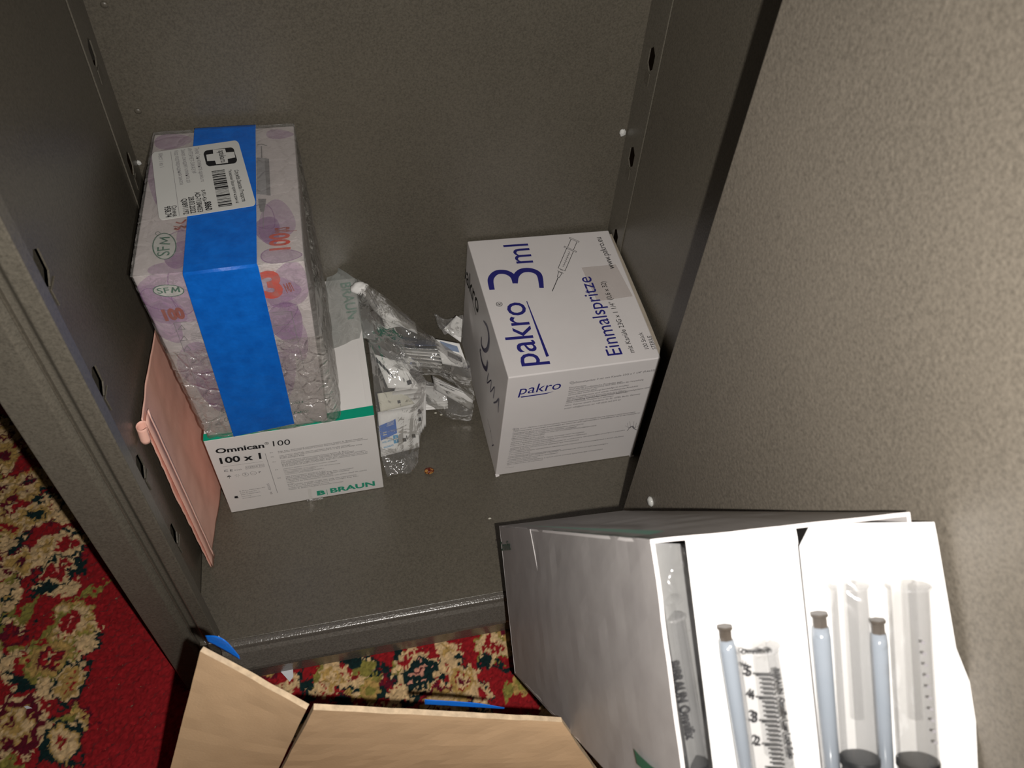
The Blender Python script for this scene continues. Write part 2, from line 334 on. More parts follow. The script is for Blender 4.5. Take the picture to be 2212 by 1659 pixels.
def carpet():
    x0, x1, y0, y1, st = -.46, .62, -.34, .98, .0019
    nx = int((x1-x0)/st); ny = int((y1-y0)/st)
    X, Y = np.meshgrid(np.linspace(x0, x1, nx), np.linspace(y0, y1, ny))
    # ragged tuft edges
    def vn(sc, seed):
        g = np.random.default_rng(seed).normal(size=(int((y1-y0)*sc)+3, int((x1-x0)*sc)+3))
        fx = (X-x0)*sc; fy = (Y-y0)*sc; ix = fx.astype(int); iy = fy.astype(int); fx -= ix; fy -= iy
        fx = fx*fx*(3-2*fx); fy = fy*fy*(3-2*fy)
        return (g[iy, ix]*(1-fx)+g[iy, ix+1]*fx)*(1-fy)+(g[iy+1, ix]*(1-fx)+g[iy+1, ix+1]*fx)*fy
    wx = X+.0030*vn(150, 1)+.0022*vn(330, 2)+.004*vn(40, 3); wy = Y+.0032*vn(150, 4)+.0022*vn(330, 5)+.004*vn(40, 6)
    red = np.array((.20, .009, .012)); C = np.empty(X.shape+(3,)); C[:] = red
    cream = np.array((.44, .31, .165)); gold = np.array((.31, .20, .065)); olive = np.array((.17, .15, .035)); dark = np.array((.005, .016, .016)); maroon = np.array((.08, .006, .014)); pink = np.array((.45, .21, .15))
    def leaf(cx, cy, a, L, Wd, c):
        dx = wx-cx; dy = wy-cy; u = dx*math.cos(a)+dy*math.sin(a); v = -dx*math.sin(a)+dy*math.cos(a)
        m = (np.abs(u) < L) & (np.abs(v) < Wd*(1-(u/L)**2)); C[m] = c
    def flower(cx, cy, R, n, ph, cols, asp=1.0, rot=0):
        dx = wx-cx; dy = wy-cy; u = (dx*math.cos(rot)+dy*math.sin(rot)); v = (-dx*math.sin(rot)+dy*math.cos(rot))/asp
        r = np.hypot(u, v); th = np.arctan2(v, u); pr = R*(.86+.16*np.abs(np.cos(n*.5*th+ph)))
        for k, c in cols:
            m = r < pr*k; C[m] = c
    P = lambda px, py: atz(px, py, -.1)
    # plain red band beside the cabinet, border filled with small random florals left of it and in front of it
    def fill(xa, xb, ya, yb, n, sd):
        rr = np.random.default_rng(sd)
        for _ in range(n):
            cx, cy = rr.uniform(xa, xb), rr.uniform(ya, yb); t = rr.integers(0, 5)
            if t == 0: leaf(cx, cy, rr.uniform(0, 3.1), rr.uniform(.02, .04), rr.uniform(.005, .010), olive)
            elif t == 1: leaf(cx, cy, rr.uniform(0, 3.1), rr.uniform(.012, .026), rr.uniform(.005, .009), dark)
            elif t == 2: flower(cx, cy, rr.uniform(.014, .022), 5, rr.uniform(0, 3), [(1.22, dark), (1, cream), (.45, red)])
            elif t == 3: flower(cx, cy, rr.uniform(.016, .024), 6, rr.uniform(0, 3), [(1.18, maroon), (1, gold), (.75, cream), (.4, maroon), (.15, gold)])
            else: leaf(cx, cy, rr.uniform(0, 3.1), rr.uniform(.012, .022), rr.uniform(.006, .010), cream)
    fill(-.46, -.135, -.2, .28, 190, 3); fill(-.46, -.06, .19, .98, 420, 5); fill(-.03, .62, -.34, .03, 260, 8)
    for px, py, R, n, cols in [
        (43, 1214, .034, 7, [(1.12, maroon), (1, cream), (.8, gold), (.28, maroon), (.12, dark)]),
        (120, 1236, .028, 6, [(1.25, dark), (1.0, cream), (.72, red), (.2, pink)]),
        (149, 1342, .040, 6, [(1.08, olive), (1, gold), (.85, cream), (.55, red), (.14, pink)]),
        (14, 1289, .028, 6, [(1, cream), (.4, dark), (.2, gold)]), (106, 1419, .036, 7, [(1.1, olive), (1, gold), (.62, maroon), (.5, red), (.22, cream), (.12, dark)]),
        (154, 1471, .028, 6, [(1.22, dark), (1, cream), (.8, gold), (.3, red), (.15, gold)]), (24, 1568, .050, 8, [(1.1, cream), (1.0, maroon), (.62, gold), (.5, cream), (.32, gold), (.12, maroon)]),
        (132, 1611, .032, 7, [(1.25, dark), (1, gold), (.85, cream), (.3, red), (.12, gold)]), (20, 1380, .024, 6, [(1.0, maroon), (.6, red)]), (60, 1045, .034, 6, [(1, gold), (.7, cream), (.4, maroon), (.2, dark)]),
        (75, 1110, .032, 6, [(1, cream), (.7, gold), (.3, dark)]), (20, 1140, .03, 6, [(1, cream), (.8, gold), (.35, red)]), (15, 980, .03, 6, [(1, gold), (.5, maroon)]), (100, 1180, .026, 6, [(1, cream), (.5, gold)]),
        (623, 1478, .024, 6, [(1, cream), (.25, red)]), (721, 1469, .025, 6, [(1, cream), (.7, gold), (.35, cream)]), (800, 1492, .024, 6, [(1.1, olive), (.9, gold), (.4, olive)]),
        (880, 1425, .02, 6, [(1, cream), (.5, red)]), (907, 1460, .024, 6, [(1.35, cream), (1, dark), (.38, pink), (.2, maroon)]), (995, 1469, .032, 7, [(1.1, cream), (.86, gold), (.55, red), (.42, cream), (.2, maroon)]),
        (1066, 1398, .028, 7, [(1.15, olive), (1, cream), (.5, red), (.25, cream)]), (965, 1398, .022, 6, [(1, cream), (.5, gold)]), (905, 1405, .014, 5, [(1, red)]), (1140, 1490, .022, 6, [(1, gold), (.6, olive)]), (1075, 1475, .018, 6, [(1, red)]),
        (680, 1500, .012, 5, [(1, cream)]), (760, 1428, .014, 5, [(1, dark)]), (840, 1470, .016, 5, [(1, maroon), (.5, red)])]:
        p = P(px, py); flower(p.x, p.y, R*.62, n, px*.1, cols)
    for px, py, a, L, Wd, c in [(166, 1231, 1.9, .018, .009, dark), (93, 1277, .2, .022, .010, dark), (144, 1541, .1, .022, .011, olive), (48, 1478, 2.7, .024, .009, dark), (60, 1320, .9, .03, .008, olive), (190, 1270, .5, .035, .006, olive), (110, 1350, .8, .05, .006, olive),
        (650, 1482, 1.55, .03, .006, dark), (664, 1500, 1.5, .02, .004, dark), (783, 1443, 1.2, .014, .012, olive), (1049, 1428, .6, .022, .009, dark), (862, 1405, 1.5, .012, .006, dark), (1100, 1445, 2.4, .022, .006, dark), (1108, 1490, 1.6, .012, .009, olive), (1060, 1500, 1.7, .02, .004, cream), (1180, 1525, 2.2, .012, .004, dark), (835, 1500, .6, .014, .008, dark), (605, 1452, .3, .012, .008, red), (870, 1510, 0, .02, .006, cream)]:
        p = P(px, py); leaf(p.x, p.y, a, L*.7, Wd*.7, c)
    C *= 1.45; C *= (1+.16*rng.normal(size=X.shape))[..., None].clip(.45, 1.6)
    Z = -.1+.0012*vn(300, 9)+.0009*rng.normal(size=X.shape)-.0015
    vs = np.stack([X, Y, Z], -1).reshape(-1, 3); i = np.arange(nx*ny).reshape(ny, nx)
    fs = np.stack([i[:-1, :-1], i[:-1, 1:], i[1:, 1:], i[1:, :-1]], -1).reshape(-1, 4)
    me = bpy.data.meshes.new('carpet'); me.vertices.add(len(vs)); me.vertices.foreach_set('co', vs.ravel().astype(np.float32))
    me.loops.add(fs.size); me.loops.foreach_set('vertex_index', fs.ravel().astype(np.int32)); me.polygons.add(len(fs)); me.polygons.foreach_set('loop_start', np.arange(0, fs.size, 4, dtype=np.int32)); me.update(calc_edges=True)
    ca = me.color_attributes.new('pile', 'FLOAT_COLOR', 'POINT'); ca.data.foreach_set('color', np.concatenate([C.clip(0, 1), np.ones(C.shape[:2]+(1,))], -1).reshape(-1).astype(np.float32))
    t = NT('woven_pile'); a = t.add('ShaderNodeAttribute'); a.attribute_name = 'pile'; t.link(a.outputs['Color'], t.b.inputs['Base Color']); t.b.inputs['Roughness'].default_value = .95; t.b.inputs['Specular IOR Level'].default_value = .1
    t.b.inputs['Sheen Weight'].default_value = .1; t.bump(t.noise(1200, 2), .4)
    me.materials.append(t.m); o = bpy.data.objects.new('carpet', me); COL.objects.link(o)
    # woven backing under the pile
    bk = obj('backing', box(x0, x1, y0, y1, -.106, -.1045), simple('jute_backing', (.2, .14, .08), .9), o)
    tag(o, 'red oriental carpet with cream, gold and dark green flowers under the metal cabinet', 'carpet')
carpet()

# ------------------------------------------------------------------ the metal cabinet
cab = thing('metal_cabinet', 'open grey hammered-paint steel cabinet holding syringe boxes, standing on the carpet', 'cabinet', (.25, .18, -.1))
XL, XR, YB, ZT, ZB = 0.0, .509, .366, .92, -.1
def sheet_holes(xw, sgn, y0, y1, z0, z1, holes, t=.0012):
    bm = bmesh.new()
    def loop(pts):
        vs = [bm.verts.new((xw, y, z)) for y, z in pts]
        return [bm.edges.new((vs[i], vs[(i+1) % len(vs)])) for i in range(len(vs))]
    es = loop([(y0, z0), (y1, z0), (y1, z1), (y0, z1)])
    for h in holes: es += loop(h)
    bmesh.ops.triangle_fill(bm, use_beauty=True, use_dissolve=False, edges=es)
    fs = list(bm.faces)
    r = bmesh.ops.extrude_face_region(bm, geom=fs)
    for v in r['geom']:
        if isinstance(v, bmesh.types.BMVert): v.co.x += sgn*t
    bmesh.ops.recalc_face_normals(bm, faces=bm.faces)
    return bm
def hexhole(yc, zc, w=.0115, h=.030):
    a, b = w/2, h/2; return [(yc-a, zc-b+.006), (yc, zc-b), (yc+a, zc-b+.006), (yc+a, zc+b-.006), (yc, zc+b), (yc-a, zc+b-.006)]
HZ = [.108+k*.1085 for k in range(8)]
HR = [.290+k*.112 for k in range(-2, 6)]
# side panels with slotted shelf holes; each with an outer skin behind it so the slots look into a dark gap
for nm, xw, sg, zz, lab in (('left', XL, -1, HZ, None), ('right', XR, 1, HR, None)):
    fh = [hexhole(.064, z, .017) for z in HZ]
    obj('side_panel', sheet_holes(xw, sg, .002, .322, ZB+.02, ZT, fh), M_PAINT, cab)
    bh = [hexhole(.340, z, .015, .026) for z in zz]
    xs = xw-sg*.0014
    obj('rear_upright', sheet_holes(xs, sg, .3195, YB, -.001, ZT, bh), M_PAINT2, cab)
    obj('outer_skin', box(min(xw+sg*.020, xw+sg*.0212), max(xw+sg*.020, xw+sg*.0212), .0142, YB+.004, ZB, ZT), M_PAINT, cab)
    for z in zz:
        if z > .1: obj('pressed_tab', slab([(xs-sg*.0009, .333+.002, z-.0135), (xs-sg*.0009, .347-.002, z-.0135), (xs-sg*.0009, .346, z-.026), (xs-sg*.0009, .334, z-.026)], (sg, 0, 0), .0009), M_PAINT, cab, bevel=.0006)
    for z in HZ: obj('pressed_tab', slab([(xw-sg*.0012, .060, z-.015), (xw-sg*.0012, .074, z-.015), (xw-sg*.0012, .073, z-.030), (xw-sg*.0012, .061, z-.030)], (sg, 0, 0), .0012), M_PAINT, cab, bevel=.0008)
obj('back_panel', box(XL, XR, YB, YB+.0012, ZB+.02, ZT), M_PAINT, cab)
obj('bottom_shelf', box(XL+.0003, XR-.0003, .0012, YB-.0003, -.0016, 0), M_PAINT, cab, bevel=.0006)
# front sill, rolled profile
prof = [(.004, -.0016), (-.0015, -.0018), (-.0050, -.0028), (-.0062, -.0075), (-.0095, -.0105), (-.0180, -.0290), (-.0188, -.0345), (-.0160, -.0385), (-.0020, -.0450), (.0005, -.0990), (.004, -.0990)]
obj('sill', extrude_x(prof, .0195, .49), M_SILL, cab, bevel=.0012, seg=3)
# front uprights, grooved
def upright(x0, x1, inner):
    s = 1 if inner > 0 else -1
    xs = [0, .0110, .0150, .0210, .0260, .052]; ys = [0, 0, .0052, .0052, 0, 0]
    # from inner edge outwards
    xi = x1 if s > 0 else x0
    front = [(xi-s*a*1.0, y) for a, y in zip(xs, ys)]
    prof = front+[(front[-1][0], .014), (front[0][0], .014)]
    if s < 0: prof = prof[::-1]
    return extrude_z(prof[::-1], ZB, ZT)
obj('front_upright', upright(-.0325, .0193, 1), M_PAINT2, cab, bevel=.0012, seg=3)
obj('front_upright', upright(.4300, .482, -1), M_PAINT2, cab, bevel=.0012, seg=3)
obj('hinge_strip', box(.480, .545, .001, .014, ZB, ZT), M_PAINT2, cab, bevel=.001)
for px, py in [(225, 10), (298, 240)]:
    p = at(px, py, (0, YB, 0), (0, 1, 0)); obj('rivet', blob(p, .0032, 1, .5, 1, 0, sub=2), M_PAINT, cab, smooth=True)
for px, py, r in [(300, 352, .0022), (1345, 287, .0035)]:
    p = at(px, py, (0, YB-.001, 0), (0, 1, 0)); obj('paint_drip', blob(p, r, 1, .6, 1.2, .4, seed=px, sub=3), M_LABEL, cab, smooth=True)
# opened door: a hollow pressed panel hinged at the right
DA = math.radians(88); DD = V(math.cos(DA), -math.sin(DA), 0); DN = V(-math.sin(DA), -math.cos(DA), 0); D0 = V(.4158, 0, 0)
dz0, dz1, DL, DT = -.085, .92, .50, .020
bpts = [D0, D0+DD*DL, D0+DD*DL-DN*DT, D0-DN*DT]
door = obj('door', hexa([p+V(0, 0, dz0) for p in bpts], [p+V(0, 0, dz1) for p in bpts]), M_DOOR, cab, bevel=.0012)
p = at(1407, 1083, D0, DN)
obj('rubber_bumper', lathe(p, p+DN*.003, [(0, .0045), (.5, .0045), (1, .0025)], 20), simple('clear_bumper', (.5, .5, .48), .15, .8), door, smooth=True)

# ------------------------------------------------------------------ box: pakro
def face(P, i, j, k):
    n = (P[j]-P[i]).cross(P[k]-P[i]).normalized(); return P[i], n
pk = thing('syringe_box', 'large white box with blue 3 ml lettering, against the right cabinet wall', 'box', (.415, .25, 0))
PB = [V(.3287, .1464, 0.0004), V(.4984, .1460, .0004), V(.4990, .3630, .0004), V(.3281, .3635, .0004)]
PT = [V(.3331, .1452, .1751), V(.4978, .1460, .1751), V(.5055, .3588, .1751), V(.3318, .3629, .1751)]
PP = PB+PT
obj('body', (PP, HF), M_WHITEP, pk, bevel=.0012, seg=2)
# raised lid edge of bare grey card on the right, dented corners
fl_ = [V(.4975, .148, .1745), V(.5055, .357, .1745), V(.5062, .350, .1800), V(.5040, .25, .1815), V(.5010, .165, .1795)]
obj('lid_flap', slab([V(.4985, .150, .1700), V(.5052, .356, .1700), V(.5078, .352, .1740), V(.5072, .30, .1735), V(.5052, .22, .1735), V(.5022, .160, .1740)], (-.6, 0, .8), .0008), M_GREYCARD, pk)
obj('corner_tab', patch([[V(.4935, .1448, .003), V(.4990, .1446, .0035)], [V(.4945, .1435, .0005), V(.5000, .1440, .0012)]], 4, 3), M_WHITEP, pk)
obj('corner_tab', patch([[V(.3280, .1464, .004), V(.3330, .1462, .002)], [V(.3285, .1440, .0006), V(.3330, .1450, .0006)]], 4, 3), M_WHITEP, pk)
P, n = face(PP, 4, 5, 7)
I = Ink(P, n)
def R(*a): return a
I.text('pakro', (1168, 788), (1131, 652), bold=.004, hs=1.05)
I.text('3', (1172, 622), (1167, 588), bold=.01, ht=.0445) if False else None
I.text('ml', (1152, 567), (1140, 526), bold=.002, hs=1.1)
I.poly([(1180, 771), (1186, 769), (1138.5, 650), (1137, 651)])
I.text('Einmalspritze', (1345, 765), (1275, 597), bold=.003, hs=1.02)
# the large 3 as brush strokes
I.brush([(1063, 626), (1060, 603), (1072, 589), (1092, 588), (1108, 597), (1113, 612)], [.0060, .0068, .0070, .0072, .0070, .0058])
I.build('blue_print', M_NAVY, pk)
I = Ink(P, n, .0008); I.brush([(1113, 612), (1115, 596), (1127, 585), (1148, 584), (1165, 594), (1170, 622)], [.0058, .0070, .0074, .0072, .0064, .0050]); I.build('blue_print', M_NAVY, pk)
J = Ink(P, n)
J.text('mit Kanüle 23G x 1 1/4" (0,6 x 32)', (1371, 761), (1307, 608), hs=1.05)
J.text('100 Stück', (1402, 753), (1387, 718), hs=1.1); J.text('STERILE', (1418, 754), (1406, 725), hs=1.1); J.text('www.pakro.eu', (1328, 580), (1298, 512), hs=1.15)
J.text('®', (1086, 662), (1085, 652), hs=1.0)
# syringe drawing
def dl(pts, wd=.0006, cl=False): J.line(pts, wd, cl)
S0 = np.array((1193, 629.)); S1 = np.array((1241, 517.)); ax = S1-S0; ax /= np.linalg.norm(ax); pe = np.array((ax[1], -ax[0]))*-1
q = lambda t, o_: tuple(S0+(S1-S0)*t+pe*o_)
dl([q(0, 0), q(.27, 0)], .0008); dl([q(.27, -2), q(.36, -4), q(.36, 4), q(.27, 2)], .0006, True); dl([q(.37, -7), q(.37, 7)], .0006); dl([q(.41, -3), q(.41, 3)])
dl([q(.42, -8), q(.42, 8), q(.80, 8), q(.80, -8)], .0006, True); dl([q(.80, -14), q(.80, 14), q(.82, 14), q(.82, -14)], .0005, True); dl([q(.82, -7), q(.98, -7)]); dl([q(.82, 7), q(.98, 7)]); dl([q(.98, -11), q(.98, 11), q(1.0, 11), q(1.0, -11)], .0005, True)
dl([q(.48, 1), q(.76, 1)], .0004)
for k in range(9): dl([q(.48+k*.035, -2), q(.48+k*.035, 4 if k % 2 else 2)], .0004)
J.build('black_print', M_INK, pk)
tp = Ink(P, n, .0003); tp.poly([(1256, 578), (1330, 571), (1367, 640), (1290, 651)]); tp.build('clear_tape', filmmat('clear_sealing_tape', .35, col=(.66, .58, .55), sc=20, st=.1, gl=.01, rough=.4, crack=False, frk=.05), pk)
# front face print
P, n = face(PP, 0, 1, 4)
I = Ink(P, n); I.text('pakro', (1119, 853), (1211, 840), bold=.0, hs=1.0, shear=.15); I.poly([(1124, 857), (1126, 859), (1180, 851), (1197, 845), (1180, 849)]); I.build('blue_print', M_NAVY, pk)
J = Ink(P, n); J.text('Einmalspritze 3 ml. mit Kanüle 23G x 1 1/4" (0,6x32)', (1243, 828), (1415, 801), shear=.1, hs=1.0)
J.text('Pakro  Polymer GmbH, Potsdamer Str 92, 10785, Berlin, Germany', (1220, 878), (1383, 852), shear=.2, hs=1.1); J.text('e-mail: info@pakro.eu; tel: +49 (0)30 263 079 43', (1219, 884), (1340, 865), shear=.2, hs=1.1)
J.ring((1236, 827), 5, 2.5, .0004); J.text('DE', (1233, 828.5), (1239, 827.5))
W_ = 'Einmalspritzen sind sterile medizinische Produkte zum einmaligen Gebrauch bestimmt nach dem Öffnen der Verpackung sofort verwenden nicht verwenden wenn Packung beschädigt ist trocken lagern'.split()
def fillline(Jk, words, k, p0, p1, hs=1.0, sh=.1, wd_=1.0):
    L = math.dist(p0, p1); t = ''
    while len(t)*wd_*3.0 < L: t += words[k[0] % len(words)]+' '; k[0] += 1
    Jk.text(t.strip(), p0, p1, hs=hs, shear=sh)
kk = [0]
for a, b, c, d in [(1229, 839, 1266, 834), (1229, 843, 1344, 826), (1228, 847, 1390, 821), (1228, 851, 1290, 841), (1227, 855, 1358, 833), (1225, 861, 1378, 835), (1224, 864, 1350, 845), (1224, 867, 1355, 848), (1223, 869, 1403, 838), (1222, 872, 1325, 856)]:
    fillline(J, W_, kk, (a, b), (c, d))
RW = 'Шприц одноразовый инъекционный стерильный трёхкомпонентный с иглой объёмом 3 мл производитель Пакро Полимер ГмбХ Потсдамер Берлин Германия регистрационное удостоверение стерильно апирогенно не токсично для однократного применения люэр инструкция по применению не использовать при нарушении целостности упаковки хранить в сухом месте условия хранения при температуре срок годности пять лет утилизация'.split()
J.ring((1114.5, 927.5), 6.5, 3, .0004); J.text('RU', (1110, 929.5), (1119, 928))
for a, b, c, d in [(1124, 927, 1372, 891), (1108, 934, 1382, 893), (1107, 938, 1260, 917), (1107, 941, 1245, 923), (1106, 945, 1288, 920), (1105, 949, 1176, 939), (1105, 952, 1175, 944), (1104, 957, 1262, 934), (1103, 961, 1267, 938), (1102, 965, 1198, 951), (1102, 970, 1350, 930), (1101, 973, 1250, 951), (1100, 976, 1145, 970), (1099, 980, 1347, 943), (1099, 984, 1145, 977), (1098, 988, 1211, 972), (1097, 991, 1313, 959), (1097, 995, 1205, 979), (1096, 998, 1160, 989), (1095, 1002, 1302, 971), (1095, 1005, 1172, 994), (1092, 1011, 1110, 1009)]:
    fillline(J, RW, kk, (a, b), (c, d), hs=1.1)
# small spider-like sketch
for s_ in (-1, 1):
    for o_, h_ in ((3, 16), (8, 13), (12, 8)): J.line([(1365+s_*2, 924), (1365+s_*o_, 919+h_*.35), (1365+s_*(o_+1.5), 928-h_*1.1)], .0003)
J.brush([(1355, 931), (1360, 924), (1366, 921), (1370, 926), (1377, 929)], [.0006, .0012, .0024, .0014, .0005])
J.build('fine_print', M_GREY, pk)
# left face: print and marker writing
P, n = face(PP, 0, 4, 3)
I = Ink(P, n); I.text('pakro', (1001, 592), (1033, 681), hs=.9, bold=.01); I.line([(1010, 608), (1028, 680)], .0012); I.build('black_print', M_INK, pk)
K = Ink(P, n); K.brush([(1044, 693), (1052, 706), (1056, 730), (1053, 752), (1046, 757), (1040, 745), (1040, 728)], [.0016, .0050, .0068, .0062, .0045, .0035, .0025])
K.brush([(1038, 755), (1037, 760), (1042, 785), (1050, 797), (1053, 780), (1048, 752), (1043, 757)][:5], [.0025, .0035, .0050, .0062, .0048])
K.brush([(1055, 806), (1052, 827), (1061, 822), (1059, 846), (1068, 836), (1065, 860)], [.0016]*4); K.brush([(1066, 870), (1072, 868), (1077, 862), (1076, 880), (1076, 891)], [.0018, .0026, .0018])
K.line([(1053, 905), (1060, 933), (1064, 963)], .0005); K.line([(1059, 930), (1059, 933)], .0014); K.line([(1063, 963), (1066, 961)], .0014)
K.build('marker_writing', M_PURPLEINK, pk)

# ------------------------------------------------------------------ box: Omnican
om = thing('insulin_syringe_box', 'low white box with a green edge and 100 x 1 lettering, under the wrapped box', 'box', (.113, .25, 0))
OB = [V(.0305, .1499, .0004), V(.1988, .1534, .0004), V(.2000, .364, .0004), V(.0320, .362, .0004)]
OT = [V(.0297, .1488, .1339), V(.1966, .1535, .1339), V(.1968, .3649, .1339), V(.0297, .362, .1339)]
OP = OB+OT
b = obj('body', (OP, HF), [M_WHITE, M_GREEN], om, bevel=.0008)
P, n = face(OP, 4, 5, 7)
g = Ink(P, n, .0004); e0, e1 = OT[0], OT[1]; d_ = V(0, .0085, 0); zz = V(0, 0, .0004)
g.v += [e0+zz-V(0, .0004, 0), e1+zz-V(0, .0004, 0), e1+d_+zz+V(0, .004, 0), e0+d_+zz]; g.f.append((0, 1, 2, 3)); g.build('green_edge', M_GREEN, om)
P2, n2 = face(OP, 1, 2, 5)
g = Ink(P2, n2, .0004); g.v += [OT[1]+V(.0006, 0, 0), OT[2]+V(.0006, 0, 0), OT[2]+V(.0010, 0, -.012), OT[1]+V(.0010, 0, -.012)]; g.f.append((0, 1, 2, 3)); g.build('green_edge', M_GREEN, om)
I = Ink(P, n, .0005); I.text('BRAUN', (735, 612), (752, 690), bold=.02, hs=1.5, ht=.012); I.build('green_print', M_GREEN, om)
# lid seam slightly open on the right
obj('lid_flap', slab([V(.1965, .166, .1345), V(.1965, .300, .1350), V(.1900, .300, .1348), V(.1900, .166, .1345)], (0, 0, 1), .0006), M_WHITE, om)
P, n = face(OP, 0, 1, 4)
T = lambda x, y: (430+x*.18987, 900+y*.18987)
I = Ink(P, n); I.text('Omnican', T(195, 422), T(745, 352), bold=.028, hs=.86); I.text('100 x 1', T(245, 537), T(712, 477), bold=.028, hs=.95); I.text('100', T(845, 338), T(1040, 316), bold=.0, hs=.95); I.text('®', T(748, 322), T(798, 315), hs=1.0)
I.text('C E', T(288, 632), T(385, 622), hs=.9, bold=.006)
I.poly([T(403, 908), T(440, 902), T(440, 918), T(448, 918), T(449, 928), T(405, 930)])
I.brush([T(318, 690), T(340, 676), T(366, 684)], [.0003, .0016, .0003]); I.line([T(342, 682), T(346, 702)], .0004)
I.build('black_print', M_INK, om)
J = Ink(P, n); J.line([T(270, 571), T(722, 510)], .0003); J.line([T(752, 420), T(893, 868)], .0004); J.line([T(530, 566), T(736, 538), T(740, 570), T(534, 598)], .0003, True); J.text('STERILE EO', T(540, 590), T(732, 562), hs=1.1); J.text('0123', T(405, 617), T(485, 606), hs=.8)
for x, y in ((528, 658), (618, 643), ): J.ring(T(x, y), 6.5, 3.8, .0003)
J.text('2', T(515, 666), T(540, 662)); J.text('STOP', T(596, 650), T(640, 643), hs=.9); J.text('P', T(682, 642), T(705, 639), bold=.03)
for k in range(6): a = k*math.pi/3; cx, cy = T(435, 672); J.line([(cx+2*math.cos(a), cy+1.5*math.sin(a)), (cx+6*math.cos(a), cy+3.5*math.sin(a))], .0003)
for k, s in enumerate(['B. Braun Melsungen AG', 'Carl-Braun-Str. 1', '34212 Melsungen', 'Germany', 'www.bbraun.com']):
    L = [290, 215, 220, 110, 210][k]; x = 462+k*8; y = 855+k*20; J.text(s, T(x, y), T(x+L, y-L*.165), hs=.85)
J.text('04 · 02215', T(838, 880), T(795, 760), hs=.7)
for k, (s, y, x) in enumerate([('BY', 418, 808), ('PK', 466, 820), ('RU', 522, 838), ('KR', 612, 866), ('SG', 706, 893)]): J.text(s, T(x, y), T(x+36, y-5), hs=.8)
LW = 'Reg. No.: authorized representative licence holder B. Braun Medical industries importer Pakistan Karachi imported by manufacturer Germany use within shelf life sterile pyrogen free insulin syringe single use only see instructions store in a dry place keep away from sunlight'.split()
kk = [0]
for x, y, xe, ye in [(900, 404, 1860, 252), (903, 418, 1920, 258), (915, 452, 1720, 325), (918, 468, 1858, 318), (922, 482, 1200, 440), (936, 512, 1705, 392), (938, 530, 1760, 398), (943, 545, 1890, 390), (947, 560, 1915, 405), (951, 573, 1915, 420)]:
    fillline(J, LW, kk, T(x, y), T(xe, ye), hs=.85, sh=0)
for x, y, xe, ye in [(958, 600, 1570, 505), (965, 618, 1605, 535), (970, 634, 1330, 585), (976, 648, 1420, 592), (980, 664, 1300, 615)]: fillline(J, RW, kk, T(x, y), T(xe, ye), hs=.95, sh=0)
for x, y, xe, ye in [(986, 690, 1440, 622), (990, 706, 1755, 588), (995, 722, 1710, 612), (999, 738, 1525, 655), (1003, 755, 1910, 612), (1008, 772, 1080, 762), (1012, 786, 1790, 665), (1016, 802, 1815, 678), (1020, 820, 1480, 750), (1024, 836, 1645, 742)]:
    fillline(J, LW, kk, T(x, y), T(xe, ye), hs=.85, sh=0)
J.build('fine_print', M_GREY, om)
G = Ink(P, n); G.text('BRAUN', T(1498, 868), T(2003, 782), bold=.035, hs=.82); G.text('B', T(1345, 896), T(1440, 882), bold=.05, hs=.72); G.line([T(1452, 830), T(1462, 888)], .0005); G.build('green_print', M_GREEN, om)
tp = Ink(P, n, .0003); tp.poly([T(1235, 825), T(1275, 820), T(1292, 938), T(1252, 945)]); tp.build('clear_tape', M_BLIS, om)
tp = (V(.114, .1500, .0008), ); obj('tape_end', patch([[V(.112, .1508, .0035), V(.130, .1512, .0035)], [V(.113, .1490, .0009), V(.131, .1494, .0009)]], 12, 5, .0008, 300, 2), filmmat('tape_end_film', .3, sc=200, gl=.3, rough=.15), om)

# ------------------------------------------------------------------ box: SFM, film wrapped
sf = thing('wrapped_syringe_box', 'tall purple and white box in clear film with a broad blue tape band', 'box', (.09, .25, .1345))
ZS = .1349
SB = [V(.0345, .1537, ZS), V(.1500, .1530, ZS), V(.1500, .3500, ZS), V(.0345, .3500, ZS)]
ST = [V(.0222, .1524, .3460), V(.1540, .1516, .3460), V(.1550, .3528, .3460), V(.0275, .3522, .3460)]
SP = SB+ST
obj('body', (SP, HF), M_SFM, sf, bevel=.0010)
P, n = face(SP, 4, 5, 7)
C1 = lambda x, y: (270+x*.24113, 250+y*.24113)
def pix(p):
    d = Vector(p)-CAM; z = d.dot(FW); return (1106+FPX*d.dot(RT)/z, 829.5-FPX*d.dot(UP)/z)
def clip(poly, quad):
    cx = sum(q[0] for q in quad)/4; cy = sum(q[1] for q in quad)/4
    for i in range(4):
        a, b = quad[i], quad[(i+1) % 4]; f = lambda p: (b[0]-a[0])*(p[1]-a[1])-(b[1]-a[1])*(p[0]-a[0]); sg = 1 if f((cx, cy)) > 0 else -1; out = []
        for k in range(len(poly)):
            p, q = poly[k], poly[(k+1) % len(poly)]; fp, fq = sg*f(p), sg*f(q)
            if fp >= 0: out.append(p)
            if (fp >= 0) != (fq >= 0): t = fp/(fp-fq); out.append((p[0]+(q[0]-p[0])*t, p[1]+(q[1]-p[1])*t))
        poly = out
        if not poly: return []
    return poly
